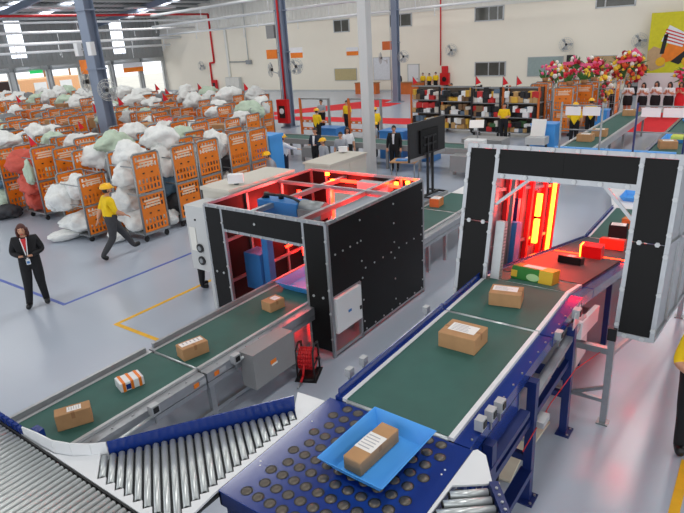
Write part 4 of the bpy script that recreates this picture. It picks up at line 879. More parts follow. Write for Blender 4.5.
# trays
def tray(label, loc, wx, wy, h, flare, rz, m=TRAYB):
    t = thing('tray', label, 'tray', loc, rz); a, b = wx/2, wy/2; k = MB(); k.bb(-a, a, -b, b, 0, .006); k.build('tray_floor', m, t)
    th = .006
    for nx, ny in ((1, 0), (-1, 0), (0, 1), (0, -1)):
        if nx: p = [(nx*a, -b, .003), (nx*a, b, .003), (nx*(a+flare), b+flare, h), (nx*(a+flare), -b-flare, h)]
        else: p = [(-a, ny*b, .003), (a, ny*b, .003), (a+flare, ny*(b+flare), h), (-a-flare, ny*(b+flare), h)]
        k = MB(); k.prism(p, (-nx*th, -ny*th, 0)); k.build('tray_wall', m, t)
    return t
tray('light blue flared tray on the ball transfer table', (-2.16, 3.18, T+.034), .44, .62, .13, .09, R(-2))
parcel('long brown carton lying in the light blue tray', (-2.215, 3.17, T+.041), (.17, .52, .13), R(-4), CARD, (0, -.02, .98, .42))
tray('blue tray inside the black enclosure', (-6.08, 7.1, LZ+.002), .6, .75, .14, .1, R(0))
k = rbox('bag', (.26, .2, .1), WHITE, .04, 3); tag(ob('parcel_bag', k, None, (-6.0, 7.2, LZ+.01)), 'white poly bag in the tray inside the enclosure', 'bag')
tray('blue tray on the white plate past the right portal', (-2.6, 16.2, .472), .5, .6, .12, .08, R(0))
t = thing('cable_ladder', 'galvanised cable ladder on the floor under the right conveyor', 'cable ladder', (-2.65, 7.0, .08))
for x in (-.2, .2): k = MB(); k.bb(x-.02, x+.02, -2.6, 2.6, 0, .09); k.build('ladder_rail', GALV, t)
for i in range(18): k = MB(); k.bb(-.2, .2, -2.5+i*.29, -2.46+i*.29, .02, .05); k.build('rung', GALV, t)
for y in (-2.4, 2.4): k = MB(); k.bb(-.22, .22, y-.03, y+.03, -.08, 0); k.build('foot', GALV, t)
k = MB()
for i in range(5): k.tube([(-2.8+.06*i, 4.4, .155), (-2.76+.06*i, 6, .16), (-2.8+.05*i, 7.6, .155), (-2.75+.06*i, 9.4, .155)], .02, 5)
k = k.build('power_cables', BLACKP); tag(k, 'bundle of black cables lying in the cable ladder', 'cable'); k['kind'] = 'stuff'
t = thing('control_cabinet', 'grey drive cabinet standing under the right portal', 'cabinet', (-2.05, 7.9, 0)); k = MB(); k.bb(-.35, .3, -.3, .3, .2, .95); k.build('case', GREYP, t); k = MB(); k.bb(.3, .31, -.26, .26, .25, .9); k.build('door', PALEST, t)
for y in (-.25, .25): k = MB(); k.bb(-.3, .25, y-.03, y+.03, 0, .2); k.build('leg', DBLUE, t)
# floor clutter under the right conveyor
for i, (x, y, a, b, r_) in enumerate(((-1.95, 5.6, .3, .75, 4), (-1.9, 6.3, .3, .5, -3), (-2.0, 5.0, .3, .3, 5))):
    k = rbox('cardboard_sheet', (a, b, .03), mat('pale_board', (214, 204, 184), .8), .004, 1); tag(ob('cardboard_sheet', k, None, (x, y, 0), R(r_)), ['long pale board on the floor under the right conveyor', 'pale board lying farther in under the right conveyor', 'small pale board at the near conveyor foot'][i], 'board')
k = MB(); k.tube([(-1.5, 4.75, .9), (-1.5, 5.6, .95), (-1.45, 6.4, .98), (-1.3, 6.9, 1.0)], .006, 5); tag(k.build('emergency_cord', RED), 'thin red pull cord along the right conveyor legs', 'cord')
t = thing('pull_switch', 'small grey switch box on the near leg of the right conveyor', 'switch', (-1.48, 5.25, .93)); k = MB(); k.bb(-.05, .05, -.1, .1, 0, .07); k.build('case', ALUW, t); k = MB(); k.cyl((0, .1, .035), (0, .16, .035), .012); k.build('ring', RED, t)

# ================================================================== ROLL CAGES AND BAGS
CW, CD, CH = 1.08, .82, 2.2
def panel_mesh(name, h):
    """perforated orange side panel in the YZ plane: slot rows above and below a plain band with two clips"""
    k = MB(); nx, nz = 13, 17; y0 = -CD/2+.04; wy = CD-.08; th = .012
    for i in range(nx):
        for j in range(nz):
            slot = (i % 2 == 1) and ((j in (1, 2, 4, 5)) or (j in (11, 12, 14, 15)))
            if slot: continue
            a, b = y0+wy*i/nx, y0+wy*(i+1)/nx; c, d = h*j/nz, h*(j+1)/nz
            for s in (-1, 1): k._add([(s*th/2, a, c), (s*th/2, b, c), (s*th/2, b, d), (s*th/2, a, d)], [(0, 1, 2, 3)])
    for y in (-.13, .13):
        for s in (-1, 1): k.box((s*.008, y, h*.5), (.012, .06, .035), 1)
    for s in (-1, 1): [k.box((s*.009, -.02+.02*(q%2), h*(.7+.075*q)), (.002, wy*(.66-.08*(q%2)), h*.045), 2) for q in range(3)]
    return k.mesh(name, [ORANGE, BLACKP, mat('pale_print', (238, 208, 180), .6)])
PANEL = panel_mesh('side_panel', .92)
k = MB()
for sx in (0,):
    x = 0; k.tube([(x, -CD/2, .2), (x, -CD/2, CH-.06), (x, -CD/2+.06, CH), (x, CD/2-.06, CH), (x, CD/2, CH-.06), (x, CD/2, .2)], .027, 6)
    k.bar((x, -CD/2, 1.2), (x, CD/2, 1.2), .03, .05); k.bar((x, -CD/2, .22), (x, CD/2, .22), .03, .05)
FRAME = k.mesh('side_frame', GALV)
k = MB(); k.bb(-CW/2, CW/2, -CD/2, CD/2, .18, .22); DECKM = k.mesh('base_deck', GALV)
k = MB()
for i in range(9): x = -CW/2+CW*i/8; k.cyl((x, CD/2, .2), (x, CD/2, CH-.1), .006, n=4)
for i in range(7): z = .3+i*.3; k.cyl((-CW/2, CD/2, z), (CW/2, CD/2, z), .006, n=4)
k.bar((-CW/2, CD/2, CH-.05), (CW/2, CD/2, CH-.05), .03); BACKM = k.mesh('wire_back', GALV)
k = MB(); k.cyl((-.02, 0, .07), (.02, 0, .07), .07, n=12); k.bb(-.03, .03, -.03, .03, .1, .18); WHEEL = k.mesh('wheel', TYRE)
k = MB(); k.bar((-CW/2, -CD/2, 0), (CW/2, -CD/2, 0), .02, .03); STRAP = k.mesh('front_bar', GALV)
def cage(label, x, y, rz=0, h=1.0, group=None, full=True):
    t = thing('roll_cage', label, 'roll cage', (x, y, 0), rz, group); t.scale = (1, 1, h)
    for s in (-1, 1):
        for z in (.25, 1.25): ob('side_panel', PANEL, t, (s*(CW/2-.005), 0, z))
    ob('side_frame', FRAME, t, (-CW/2, 0, 0)); ob('side_frame', FRAME, t, (CW/2, 0, 0)); ob('base_deck', DECKM, t); ob('wire_back', BACKM, t)
    for sx in (-1, 1):
        for sy in (-1, 1): ob('wheel', WHEEL, t, (sx*(CW/2-.08), sy*(CD/2-.08), 0))
    if full:
        for z in (1.22, 1.9): ob('front_bar', STRAP, t, (0, 0, z))
    return t
def bag_mesh(i, tie=True):
    bm = bmesh.new(); bmesh.ops.create_icosphere(bm, subdivisions=4, radius=1); sd = Vector((i*7.3, i*3.1, 0))
    for v in bm.verts:
        p = v.co.copy(); n_ = noise.noise(p*1.3+sd)*.34+noise.noise(p*2.9+sd)*.14-.17*abs(noise.noise(p*3.6+sd*2))-.08*abs(noise.noise(p*8+sd))+.06; f = 1+n_
        if p.z < -.55: f *= .9
        if tie and p.x > .8: v.co = p*(1+n_)*1.1+Vector((.25*(p.x-.8)*5, 0, .05)); v.co.y *= .6; v.co.z *= .6; continue
        v.co = p*f
        if v.co.z < -.8: v.co.z = -.8
    bmesh.ops.translate(bm, vec=(0, 0, .8), verts=bm.verts)
    for f in bm.faces: f.smooth = True
    me = bpy.data.meshes.new('bag'); bm.to_mesh(me); bm.free(); return me
BAGM = [mat('white_sack', (226, 228, 226), .75, 0, .07, 4, .8), mat('pale_green_sack', (186, 204, 184), .75, 0, .08, 4, .3), mat('grey_sack', (122, 124, 126), .75, 0, .1, 4, .3), mat('dark_sack', (60, 62, 66), .75, 0, .1, 4, .3), mat('red_sack', (206, 92, 78), .75, 0, .1, 4, .3), mat('blue_grey_sack', (92, 124, 146), .75, 0, .1, 4, .3)]
BAGS = {}
for i in range(6):
    base = bag_mesh(i+1)
    for c, m in enumerate(BAGM):
        b = base.copy(); b.materials.append(m); BAGS[(i, c)] = b
BR = random.Random(11); NB = [0]
CN = ['white', 'pale green', 'grey', 'dark', 'red', 'blue-grey']
def bag(label, x, y, z, s, c, rz=None, group=None, v=None):
    NB[0] += 1; o = ob('mail_sack', BAGS[(BR.randrange(6) if v is None else v, c)], None, (x, y, z), BR.uniform(0, 6.28) if rz is None else rz)
    o.scale = s if isinstance(s, tuple) else (s, s*.9, s*.75); return tag(o, label, 'sack', group)
# front cages, each picked out by its load
FC = [(-18.55, 9.05, 0, 1.03, 'roll cage full of red sacks near the left edge'), (-17.25, 9.6, 0, .98, 'empty-topped roll cage right of the red sacks'), (-15.15, 8.45, 0, .82, 'low roll cage with white sacks, just left of the striding worker'),
      (-13.65, 9.15, 0, 1.07, 'roll cage with a tall orange side, directly behind the striding worker'), (-13.85, 10.55, 0, 1.05, 'second roll cage in the line behind the striding worker'), (-13.87, 11.47, 0, 1.04, 'third roll cage in the line behind the striding worker'),
      (-13.9, 12.74, 0, 1.04, 'fourth roll cage in the line, left of the long beige cabinet'), (-13.9, 13.62, 0, 1.03, 'last roll cage of the line, beside the tall blue bin'), (-20.15, 8.75, 0, 1.0, 'roll cage with pale green sacks at the left edge')]
for x, y, rz, h, lb in FC: cage(lb, x, y, rz, h)
def rep(lb, i): return lb
for i, (x, y, z, s, c, lb) in enumerate((
  (-18.75, 8.95, .22, (.45, .4, .5), 4, 'red sack at the bottom of the cage near the left edge'), (-18.6, 8.75, .8, (.42, .36, .36), 4, 'red sack in the middle of the cage near the left edge'), (-18.8, 8.8, 1.45, (.5, .36, .38), 4, 'topmost red sack in the cage near the left edge'),
  (-18.3, 8.6, 1.15, (.16, .16, .4), 1, 'pale green sack hanging beside the red sacks'),
  (-20.2, 8.6, 1.35, (.5, .42, .5), 1, 'upper pale green sack at the left edge'), (-20.1, 8.5, .9, (.4, .4, .25), 5, 'blue-grey sack between the green sacks at the left edge'), (-20.2, 8.5, .22, (.45, .42, .45), 1, 'lower pale green sack at the left edge'), (-19.6, 8.2, .0, (.4, .3, .25), 3, 'dark sack on the floor at the left edge'), (-20.2, 8.9, 2.1, (.6, .5, .3), 0, 'white sack on top of the leftmost cage'),
  (-15.2, 8.3, .22, (.5, .42, .3), 0, 'white sack at the bottom of the low cage'), (-15.6, 8.05, .8, (.36, .33, .4), 0, 'white sack bulging out of the low cage'), (-15.2, 8.35, 1.1, (.33, .33, .36), 0, 'white sack in the upper half of the low cage'), (-15.95, 8.0, .75, (.25, .25, .25), 0, 'small white sack hanging off the low cage'), (-15.5, 7.9, .0, (.5, .25, .16), 0, 'flat white sack on the floor below the low cage'),
  (-13.75, 9.05, .22, (.45, .38, .38), 0, 'white sack at the bottom of the cage behind the worker'), (-13.9, 8.9, .75, (.4, .36, .38), 0, 'white sack at waist height in the cage behind the worker'), (-14.35, 8.85, .85, (.3, .3, .28), 2, 'grey sack leaning out of the cage behind the worker'), (-13.7, 9.1, 1.4, (.5, .4, .4), 0, 'white sack in the upper part of the cage behind the worker'), (-13.8, 9.2, 1.95, (.52, .4, .36), 0, 'white sack heaped on top of the cage behind the worker'), (-14.5, 9.3, 1.45, (.36, .36, .45), 2, 'grey sack at the upper left of the cage behind the worker'), (-14.0, 8.5, .0, (.3, .25, .2), 0, 'small white sack on the floor behind the worker'),
  (-13.95, 10.4, .22, (.42, .36, .4), 3, 'dark sack at the bottom of the second cage'), (-13.95, 10.4, .8, (.42, .36, .4), 5, 'blue-grey sack in the second cage'), (-13.95, 10.35, 1.35, (.45, .38, .5), 0, 'white sack in the second cage'), (-13.6, 10.0, .1, (.25, .22, .22), 0, 'white sack on the floor by the second cage'), (-14.1, 10.5, 2.1, (.5, .4, .4), 0, 'white sack on top of the second cage'),
  (-13.95, 11.4, 1.2, (.45, .38, .5), 0, 'white sack in the third cage'), (-13.95, 11.4, .22, (.45, .38, .5), 3, 'dark sack low in the third cage'),
  (-14.0, 12.5, .22, (.45, .4, .45), 0, 'white sack low in the fourth cage'), (-14.1, 12.5, 1.0, (.42, .4, .4), 3, 'dark sack in the fourth cage'), (-14.0, 12.35, 1.5, (.45, .36, .5), 0, 'large white sack bulging over the fourth cage'),
  (-17.3, 9.5, .22, (.45, .4, .5), 3, 'dark sack low in the empty-topped cage'), (-16.5, 9.9, 1.55, (.6, .42, .38), 0, 'large white sack lying across between the cages'), (-16.0, 10.2, 1.9, (.55, .45, .4), 1, 'pale green sack beside the large white sack'))):
    bag(lb, x, y, z, s, c)
# rows behind
ncage = 0; FREE = []
ROWS = [(10.9, -15.6, -26, 1.25), (12.3, -15.4, -29, 1.3), (14.0, -15.6, -33, 1.35), (15.8, -17.3, -36, 1.45), (18.2, -18.6, -42, 1.6), (20.2, -20.2, -46, 1.75), (22.4, -21.6, -50, 1.9), (25.4, -24.6, -50, 2.0)]
ORD = ['first', 'second', 'third', 'fourth', 'fifth', 'sixth', 'seventh', 'last']
for r_, (y, xa, xb, pitch) in enumerate(ROWS):
    x = xa; gname = 'roll cages of the %s row behind the front ones' % ORD[r_]
    while x > xb:
        xx = x+BR.uniform(-.05, .05); yy = y+BR.uniform(-.12, .12)
        if abs(xx+22.65) < 1.1 and abs(yy-14.3) < .95: x -= pitch; continue
        hh = BR.choice((.92, 1, 1, 1.06)); cage('orange-sided roll cage in the %s row behind the front cages' % ORD[r_], xx, yy, BR.uniform(-.04, .04), hh, gname, full=r_ < 2); ncage += 1
        nb = 2 if r_ >= 3 else 1
        lab = lambda w_: 'sack %s in the %s row behind the front cages' % (w_, ORD[r_])
        c = BR.choices(range(6), (10, 3.5, 1.3, .8, .3, .3))[0]
        if BR.random() >= (.9, .62, .42, .5, .6, .95, 1, 1)[r_]: FREE.append((xx, yy, r_))
        else: bag('%s sack on top of a roll cage, %s row back' % (CN[c], ORD[r_]), xx+BR.uniform(-.15, .15), yy-.05, CH*hh-BR.uniform(.35, .65), tuple(q*(1.25 if r_ > 4 else 1) for q in (BR.uniform(.36, .54), BR.uniform(.32, .42), BR.uniform(.26, .4))), c, group='%s sacks on the cages, %s row back' % (CN[c], ORD[r_]))
        if r_ >= 4 or r_ < 1:
            c = BR.choices(range(6), (10, 3, 3, 4, .5, .6))[0]
            bag('%s sack inside a roll cage, %s row back' % (CN[c], ORD[r_]), xx, yy-.05, BR.uniform(.3, .55), (.44, .36, .5), c, group='%s sacks inside the cages, %s row back' % (CN[c], ORD[r_]))
        x -= pitch
# red pennants on some cages
kp = MB(); kp.cyl((0, 0, 0), (0, 0, .55), .012, n=5); POLE = kp.mesh('pole', GALV); kp = MB(); kp.prism([(0, 0, .55), (.0, 0, .12), (.26, .02, .2)], (0, .006, 0)); FLAG = kp.mesh('flag', REDF)
def pennant(x, y, z, lb, g=None, s=1):
    t = thing('pennant', lb, 'flag', (x, y, z), R(30), g); t.scale = (s,)*3; ob('pole', POLE, t); ob('flag', FLAG, t)
for i, (x, y) in enumerate(((-18.05, 8.7), (-20.9, 12.0), (-27.2, 18.0), (-26.2, 20.0), (-28.9, 22.3), (-31.2, 22.2), (-25.4, 25.2), (-29.4, 25.2), (-33.6, 25.2), (-25.6, 15.6), (-37.8, 18.1))):
    pennant(x, y, 2.1 if i else 2.22, 'red pennant on the cage with red sacks' if i == 0 else 'small red pennant standing above the sacks in the cages', None if i == 0 else 'red pennants over the roll cages', .8 if i < 2 else 1.1)
# loose parcels in the cages of the middle rows
for x, y, r_ in FREE:
    if r_ not in (2, 3, 4): continue
    bag('grey sack under a carton, %s row back' % ORD[r_], x, y, .9, (.42, .33, .4), 2, group='grey sacks under cartons, %s row back' % ORD[r_])
    k = rbox('carton', (BR.uniform(.4, .7), BR.uniform(.35, .5), BR.uniform(.45, .75)), BR.choice((CARD, CARDD, CARD, ORANGED)), .01, 1)
    tag(ob('parcel', k, None, (x, y, 1.52), BR.uniform(-.3, .3)), 'carton riding on the cages of the middle rows', 'parcel', 'cartons on the middle rows of cages')
# tall blue bin
t = thing('blue_bin', 'tall light blue plastic bin at the end of the cage line', 'bin', (-13.95, 14.75, 0)); t.scale = (.64, .64, 1.2); k = MB(); k.prism([(-.5, -.5, 0), (.5, -.5, 0), (.5, .5, 0), (-.5, .5, 0)], (0, 0, 1.5)); k.build('body', TRAYB, t); k = MB(); k.bb(-.56, .56, -.56, .56, 1.5, 1.58); k.build('rim', TRAYB, t)
for i in range(3): k = MB(); k.bb(-.52, .52, -.53, -.5, .3+.4*i, .36+.4*i); k.build('rib', BLUEM, t)

# ================================================================== RIGHT BACKGROUND
GOODM = [mat('good_%d' % i, c, .6) for i, c in enumerate(((24, 24, 26), (40, 40, 44), (220, 214, 204), (190, 150, 96), (196, 40, 40), (216, 170, 60), (120, 90, 60), (235, 235, 235), (90, 110, 130), (60, 100, 60), (230, 120, 110)))]
GR = random.Random(5)
GOODS = []
for i in range(5):
    d = (GR.uniform(.2, .34), GR.uniform(.2, .3), GR.uniform(.16, .3)); GOODS.append(rbox('goods', d, GOODM[0], .03, 2))
GM = {}
def goods(x, y, z, label, g):
    i = GR.randrange(5); c = GR.choices(range(11), (9, 7, 6, 5, 3, 3, 3, 6, 1.5, .8, .8))[0]
    if (i, c) not in GM:
        m = GOODS[i].copy(); m.materials.clear(); m.materials.append(GOODM[c]); GM[(i, c)] = m
    o = ob('packaged_item', GM[(i, c)], None, (x, y, z), GR.uniform(-.6, .6)); return tag(o, label, 'goods', g)
TR = [(-15.7, -13.9, 28.1), (-13.8, -11.95, 27.6), (-11.85, -10.45, 27.1), (-10.35, -8.7, 27.2)]
for i, (x0, x1, y) in enumerate(TR):
    nm = ['leftmost', 'second from left', 'third from left', 'rightmost'][i]
    t = thing('goods_trolley', '%s of the four trolleys stacked with mixed goods' % nm, 'trolley', ((x0+x1)/2, y, 0)); W = (x1-x0)/2
    for z in (.22, .9, 1.55): k = MB(); k.bb(-W, W, -.4, .4, z-.04, z); k.build('shelf', GREYP, t)
    for sx in (-1, 1):
        for sy in (-1, 1): k = MB(); k.bb(sx*W-.04, sx*W+.04, sy*.4-.04, sy*.4+.04, .16, 2.25); k.build('post', ORANGED if i in (0, 3) else BLACKP, t)
    k = MB(); k.bb(-W, W, .36, .4, .22, 2.2); k.build('back_panel', mat('dark_mesh', (84, 74, 66), .7), t)
    k = MB(); k.bb(-W, W, -.42, -.38, 2.2, 2.26); k.build('top_rail', GALV, t)
    for sx in (-1, 1):
        for sy in (-.3, .3): k = MB(); k.cyl((sx*(W-.1)-.03, sy, .09), (sx*(W-.1)+.03, sy, .09), .09, n=10); k.build('wheel', TYRE, t)
    for lv, z in (('bottom', .22), ('middle', .9), ('top', 1.55)):
        n_ = int((x1-x0)/.2)
        for j in range(n_):
            for q in range(2 if GR.random() < .85 else 3): goods(x0+.17+j*(x1-x0-.34)/max(1, n_-1)+GR.uniform(-.03, .03), y-.25+GR.uniform(-.1, .08), z+q*.22, 'small packaged item on the %s shelf of the %s goods trolley' % (lv, nm), '%s shelf goods, %s trolley' % (lv, nm))
for x, y, s in ((-15.6, 27.7, .95), (-11.9, 27.2, 1), (-10.4, 26.8, 1), (-9.75, 26.8, 1)): pennant(x, y, 2.2, 'red pennant above the goods trolleys', 'red pennants above the goods trolleys', s)
for i, (x, y, rz) in enumerate(((-9.6, 29.9, .1), (-8.6, 30.9, .05), (-8.0, 31.6, 0), (-7.9, 28.0, .1), (-7.4, 29.6, 0), (-6.75, 30.4, 0))):
    cage('orange roll cage %s, right of the goods trolleys' % ['farthest left', 'second from left', 'standing back', 'standing forward', 'second from right', 'farthest right'][i], x, y, rz+(R(90) if i in (0, 1, 3, 4) else 0), .98)
# open cages with people
for i, (x, y) in enumerate(((-19.7, 24.5), (-16.6, 24.6))):
    t = thing('open_rack', ['open grey-posted rack with the man in grey inside, by the middle column', 'open grey-posted rack behind the pale pole'][i], 'rack', (x, y, 0))
    for sx in (-1, 1): k = MB(); k.bb(sx*.95-.05, sx*.95+.05, -.05, .05, 0, 1.95); k.build('post', ORANGED if sx < 0 else GREYP, t)
    for z in (.3, .7): 
        k = MB(); k.bb(-.9, .9, -.03, .03, z, z+.14); q = k.build('board', ORANGED, t)
        for j in range(5): k = MB(); k.bb(-.75+.35*j, -.6+.35*j, -.04, -.03, z+.03, z+.1); k.build('white_block', WHITE, q)
    k = MB(); k.bb(-.95, .95, -.03, .03, 1.88, 1.95); k.build('top_rail', GALV, t)
def crate(label, x, y, a=.6, b=.4, h=.5, z=0, m=BLUEM):
    t = thing('crate', label, 'crate', (x, y, z)); k = MB(); k.bb(-a, a, -b, b, 0, h); k.build('body', m, t); k = MB(); k.bb(-a-.03, a+.03, -b-.03, b+.03, h, h+.05); k.build('rim', m, t)
crate('blue crate below the man in yellow shirt', -18.1, 23.7, .6, .4, .6); crate('blue crate left of the black-suited man', -12.6, 20.9, .55, .4, 1.1); crate('second blue crate left of the black-suited man', -11.2, 20.9, .45, .4, 1.1)
crate('blue crate in front of the orange cages', -7.85, 25.3, .5, .4, .9, 0, TRAYB); crate('tall blue crate behind the helmeted workers', -6.45, 28.6, .32, .3, 1.05, 0, TRAYB)
# cross conveyor
t = thing('belt_conveyor', 'green cross conveyor running across behind the enclosure', 'conveyor', (0, 0, 0))
k = MB(); k.bb(-17.6, -7.4, 18.9, 19.8, .86, .92); k.build('belt', BELT, t)
for y in (18.84, 19.84): k = MB(); k.bb(-17.7, -7.3, y-.05, y+.05, .74, .95); k.build('side_frame', GREYP, t)
x = -17.4
while x < -7.4:
    for y in (18.9, 19.8): k = MB(); k.bb(x-.05, x+.05, y-.04, y+.04, 0, .76); k.build('leg', GREYP, t)
    x += 1.4
k = MB(); k.bb(-8.9, -7.5, 18.3, 18.8, .25, .8); k.build('motor_cover', GREYP, t); k = MB(); k.bb(-15.6, -14.6, 18.4, 18.8, .3, .7); k.build('motor_cover', GREYP, t)
k = rbox('white_carton', (.7, .4, .3), WHITE, .02); tag(ob('parcel', k, None, (-8.4, 19.3, .92), .1), 'white carton on the cross conveyor behind the flat screen', 'parcel')
k = MB(); k.box((0, 0, 0), (.5, .3, .02), 0, Matrix.Rotation(R(55), 3, 'X')); tag(k.build('sign_plate', PAPER, None, (-8.5, 19.6, 1.7), R(20)), 'tilted white sheet above the cross conveyor', 'sheet'); k = MB(); k.cyl((-8.5, 19.75, .9), (-8.5, 19.68, 1.68), .02); tag(k.build('sheet_stand', GALV), 'thin stand holding the tilted white sheet', 'stand')
# flat screen on stand
t = thing('flat_screen', 'large black flat screen on a tall wheeled stand, seen from behind', 'screen', (-8.55, 16.0, 0), R(86))
k = MB(); k.bb(-1.0, 1.0, -.04, .04, 1.22, 2.36); sc1 = k.build('screen_body', BLACKP, t); k = MB(); k.bb(-.5, .5, -.1, -.04, 1.4, 2.1); k.build('back_cover', BLACK, sc1); k = MB(); k.bb(-1.0, 1.0, -.05, -.04, 1.22, 1.32); k.build('lower_bezel', GREYP, sc1)
for s in (-1, 1): k = MB(); k.bb(s*.14-.03, s*.14+.03, -.14, -.08, .08, 1.9); k.build('pole', BLACKP, t)
for z in (1.35, 1.62, 1.85): k = MB(); k.bb(-.35, .35, -.13, -.1, z, z+.05); k.build('mount_bar', BLACKP, t)
k = MB(); k.bb(-.5, .5, -.16, -.06, .05, .1); k.bb(-.5, -.44, -.4, .3, .05, .1); k.bb(.44, .5, -.4, .3, .05, .1); k.build('base', BLACKP, t)
for sx in (-1, 1):
    for y in (-.38, .28): k = MB(); k.cyl((sx*.47-.02, y, .03), (sx*.47+.02, y, .03), .03); k.build('wheel', TYRE, t)
t = thing('side_table', 'small wooden table with papers and a blue folder', 'table', (-10.1, 17.3, 0), R(15)); k = MB(); k.bb(-.45, .45, -.35, .35, .72, .76); k.build('top', CARD, t)
for sx in (-1, 1):
    for sy in (-1, 1): k = MB(); k.cyl((sx*.4, sy*.3, 0), (sx*.4, sy*.3, .72), .02); k.build('leg', GALV, t)
k = rbox('folder', (.4, .3, .05), BLUEM, .01); tag(ob('folder', k, None, (-10.15, 17.2, .76), .3), 'blue folder on the small wooden table', 'folder'); k = rbox('papers', (.32, .24, .06), PAPER, .01); tag(ob('paper_stack', k, None, (-10.0, 17.55, .76), -.2), 'stack of white paper on the small wooden table', 'paper')
# far right conveyors and sign frames
for i, (x0, x1, lb) in enumerate(((-5.55, -4.65, 'farther green conveyor running towards the line of women'), (-3.0, -1.9, 'far green conveyor at the right edge carrying a blue tray'))):
    t = thing('belt_conveyor', lb, 'conveyor', (0, 0, 0)); k = MB(); k.bb(x0, x1, 19.6, 28.8, .94, 1.0); k.build('belt', BELT, t)
    for x in (x0-.06, x1+.06): k = MB(); k.bb(x-.05, x+.05, 19.6, 28.8, .8, 1.04); k.build('side_frame', ALUW if i == 0 else BLUE, t)
    for y in (20.2, 22.4, 24.6, 26.8, 28.4):
        for x in (x0, x1): k = MB(); k.bb(x-.04, x+.04, y-.04, y+.04, 0, .82); k.build('leg', GREYP if i == 0 else DBLUE, t)
k = MB(); k.bb(-5.7, -2.2, 19.3, 19.5, .95, 1.1); k.bb(-5.7, -5.6, 19.3, 19.5, 0, .95); k.bb(-2.3, -2.2, 19.3, 19.5, 0, .95); tag(k.build('guard_beam', TRAYB), 'bright blue beam across the ends of the far conveyors', 'beam')
for i, (x, y, lb) in enumerate(((-5.2, 21.2, 'brown carton near the front of the farther conveyor'), (-5.0, 22.3, 'second brown carton on the farther conveyor'), (-5.1, 27.6, 'small carton at the far end of the farther conveyor'), (-2.6, 20.6, 'brown carton on the far conveyor at the right edge'))): parcel(lb, (x, y, 1.0), (.5, .42, .24), .1*i, CARD)
tray('blue tray on the far conveyor at the right edge', (-2.5, 22.0, 1.002), .7, .9, .12, .08, 0); k = rbox('yellow_pack', (.4, .4, .18), mat('lime', (206, 214, 90), .6), .05, 3); tag(ob('parcel_bag', k, None, (-2.5, 22.0, 1.012)), 'lime yellow pack in the tray on the far conveyor', 'bag')
tray('blue tray farther up the far conveyor at the right edge', (-2.4, 26.4, 1.002), .8, 1.0, .12, .08, 0)
for i, (x0, x1, pm) in enumerate(((-5.45, -4.25, GALV), (-3.3, -2.0, DBLUE))):
    t = thing('overhead_sign_stand', ['grey post frame with two white signs over the farther conveyor', 'blue post frame with two white signs at the right edge'][i], 'sign frame', (0, 19.05, 0))
    for x in (x0, x1): k = MB(); k.cyl((x, 0, 0), (x, 0, 2.55), .03); k.build('post', pm, t)
    for z in (2.46, 1.72): k = MB(); k.cyl((x0, 0, z), (x1, 0, z), .02); k.build('rail', GALV, t)
    m_ = (x0+x1)/2
    for a, b in ((x0+.12, m_-.03), (m_+.03, x1-.06)): k = MB(); k.bb(a, b, -.02, .0, 2.16, 2.42); k.build('white_sign', WHITE, t)
t = thing('hand_trolley', 'white hand trolley with a document in front of the blue crate', 'trolley', (-7.9, 24.4, 0)); k = MB(); k.bb(-.4, .4, -.3, .3, .2, .5); k.build('body', PALEST, t); k = MB(); k.box((0, .1, .85), (.6, .02, .7), 0, Matrix.Rotation(R(-15), 3, 'X')); k.build('document', PAPER, t)
for sx in (-1, 1): k = MB(); k.cyl((sx*.38-.02, 0, .1), (sx*.38+.02, 0, .1), .1, n=12); k.build('wheel', TYRE, t)
k = MB(); k.cyl((-.7, 0, 0), (.7, 0, 0), .85, n=3) if False else k.box((0, 0, .45), (1.6, .9, .9)); tag(k.build('low_cabinet', GREYP, None, (-8.9, 21.4, 0)), 'dark grey low machine body behind the left end of the portal', 'machine')
# flower stands
FM = [mat('flower_%d' % i, c, .7, 0, .15, 14) for i, c in enumerate(((206, 30, 60), (236, 96, 140), (240, 200, 60), (240, 236, 228), (222, 90, 40), (150, 20, 40)))]
def flowers(label, x, y, z, rx, rz_, seed, n_=46, ribbon=True, cols_=(0, 1, 2, 3, 4, 5)):
    t = thing('flower_stand', label, 'flowers', (x, y, 0)); rr = random.Random(seed)
    if z-rz_ > .2:
        k = MB()
        for s in (-1, 0, 1): k.cyl((s*.3, .2*abs(s), 0), (0, 0, z-rz_*.6), .025, n=5)
        k.build('tripod', GALV, t)
    for i, c in enumerate(cols_):
        k = MB()
        for j in range(n_//len(cols_)):
            a, b = rr.uniform(0, 6.28), rr.uniform(-1, 1); q = math.sqrt(1-b*b)*rr.uniform(.6, 1)
            k.sph((q*math.cos(a)*rx, q*math.sin(a)*.35-.05, z+b*rz_), rr.uniform(.07, .14), 6, 4)
        k.build('blossoms', FM[c], t)['kind'] = 'stuff'
    k = MB()
    for j in range(26):
        a = rr.uniform(0, 6.28); d = Vector((math.cos(a), -.2, math.sin(a))); p = Vector((0, .05, z)); e = p+Vector((d.x*rx*1.2, d.y*.3, d.z*rz_*1.2)); s_ = Vector((-d.z, 0, d.x))*.07
        k.prism([p, (p+e)/2+s_, e, (p+e)/2-s_], (0, .006, 0))
    k.build('leaves', GREENL, t)['kind'] = 'stuff'
    if ribbon: k = MB(); k.bar((-rx*.5, -.44, z+rz_*.4), (rx*.5, -.44, z+rz_*.55), .01, .13); k.build('ribbon', FM[0 if seed % 2 else 1], t)
flowers('tall round flower stand with red and yellow blooms', -8.3, 34.2, 2.3, .75, .75, 1, 110); flowers('largest flower stand with red and pink blooms under the pink card', -7.0, 36.2, 2.35, .95, .8, 2, 170, True, (0, 5, 4, 3, 2)); flowers('yellow and green flower stand left of the women', -7.6, 33.6, 1.4, .6, .7, 3, 90, False, (2, 2, 3, 0)); flowers('low red flower stand by the youth in black', -7.9, 32.9, .85, .45, .5, 4, 40, False, (0, 5))
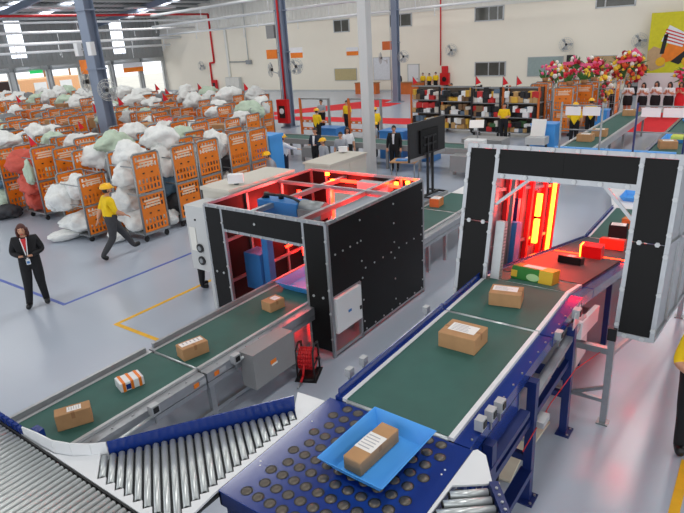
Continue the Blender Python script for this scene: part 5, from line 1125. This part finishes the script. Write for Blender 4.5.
flowers('flower stand with yellow blooms right of the loudspeaker', -10.1, 33.5, 2.4, .45, .55, 6, 40, True, (2, 0, 3)); flowers('pink and white flower stand left of the round one', -9.3, 34.3, 2.5, .4, .6, 7, 36, True, (3, 1, 5)); flowers('red flowers at the foot of the yellow poster', -3.9, 35.9, 1.9, .8, .5, 8, 50, True, (0, 1, 2))
k = MB(); k.box((0, 0, 0), (.55, .03, .55), 0, Matrix.Rotation(R(45), 3, 'Y')); t = tag(k.build('greeting_card', FM[1], None, (-6.7, 36.1, 3.0)), 'pink diamond card on top of the largest flower stand', 'card')
for i, (x, y, c) in enumerate(((-9.62, 30.42, 1), (-8.58, 30.4, 4), (-7.9, 28.52, 0), (-7.4, 29.08, 2), (-7.3, 30.4, 0))):
    t = thing('flower_pot', 'potted flowers standing on the orange cages, %s' % ['leftmost pot', 'second pot from the left', 'middle pot', 'fourth pot from the left', 'rightmost pot'][i], 'flowers', (x, y, 2.155)); rr = random.Random(i+40)
    k = MB(); k.cyl((0, 0, 0), (0, 0, .2), .12, .16, 10); k.build('pot', CARDD, t)
    k = MB()
    for j in range(16): a = rr.uniform(0, 6.28); e = Vector((math.cos(a)*.35, math.sin(a)*.2, .3+rr.random()*.35)); k.prism([(0, 0, .15), e*.5+Vector((.06, 0, .1)), e, e*.5-Vector((.06, 0, 0))], (0, .006, 0))
    k.build('leaves', GREENL, t)['kind'] = 'stuff'
    k = MB()
    for j in range(8): k.sph((rr.uniform(-.22, .22), rr.uniform(-.15, .1), .35+rr.random()*.45), .08, 6, 4)
    k.build('blossoms', FM[c], t)['kind'] = 'stuff'
    if i in (1, 3): k = MB(); k.box((.05, -.05, .85), (.5, .02, .14)); k.build('ribbon', FM[1], t)
# white backdrop behind the women
t = thing('backdrop_panel', 'low white backdrop panel behind the line of women', 'panel', (-4.6, 36.8, 0)); k = MB(); k.bb(-1.9, 2.2, 0, .05, .1, 2.0); k.build('sheet', WHITE, t)
for x in (-1.8, 0, 2.1): k = MB(); k.bb(x-.04, x+.04, .05, .3, 0, 1.9); k.build('prop', GALV, t)
print('cages', ncage+15, 'sacks', NB[0])
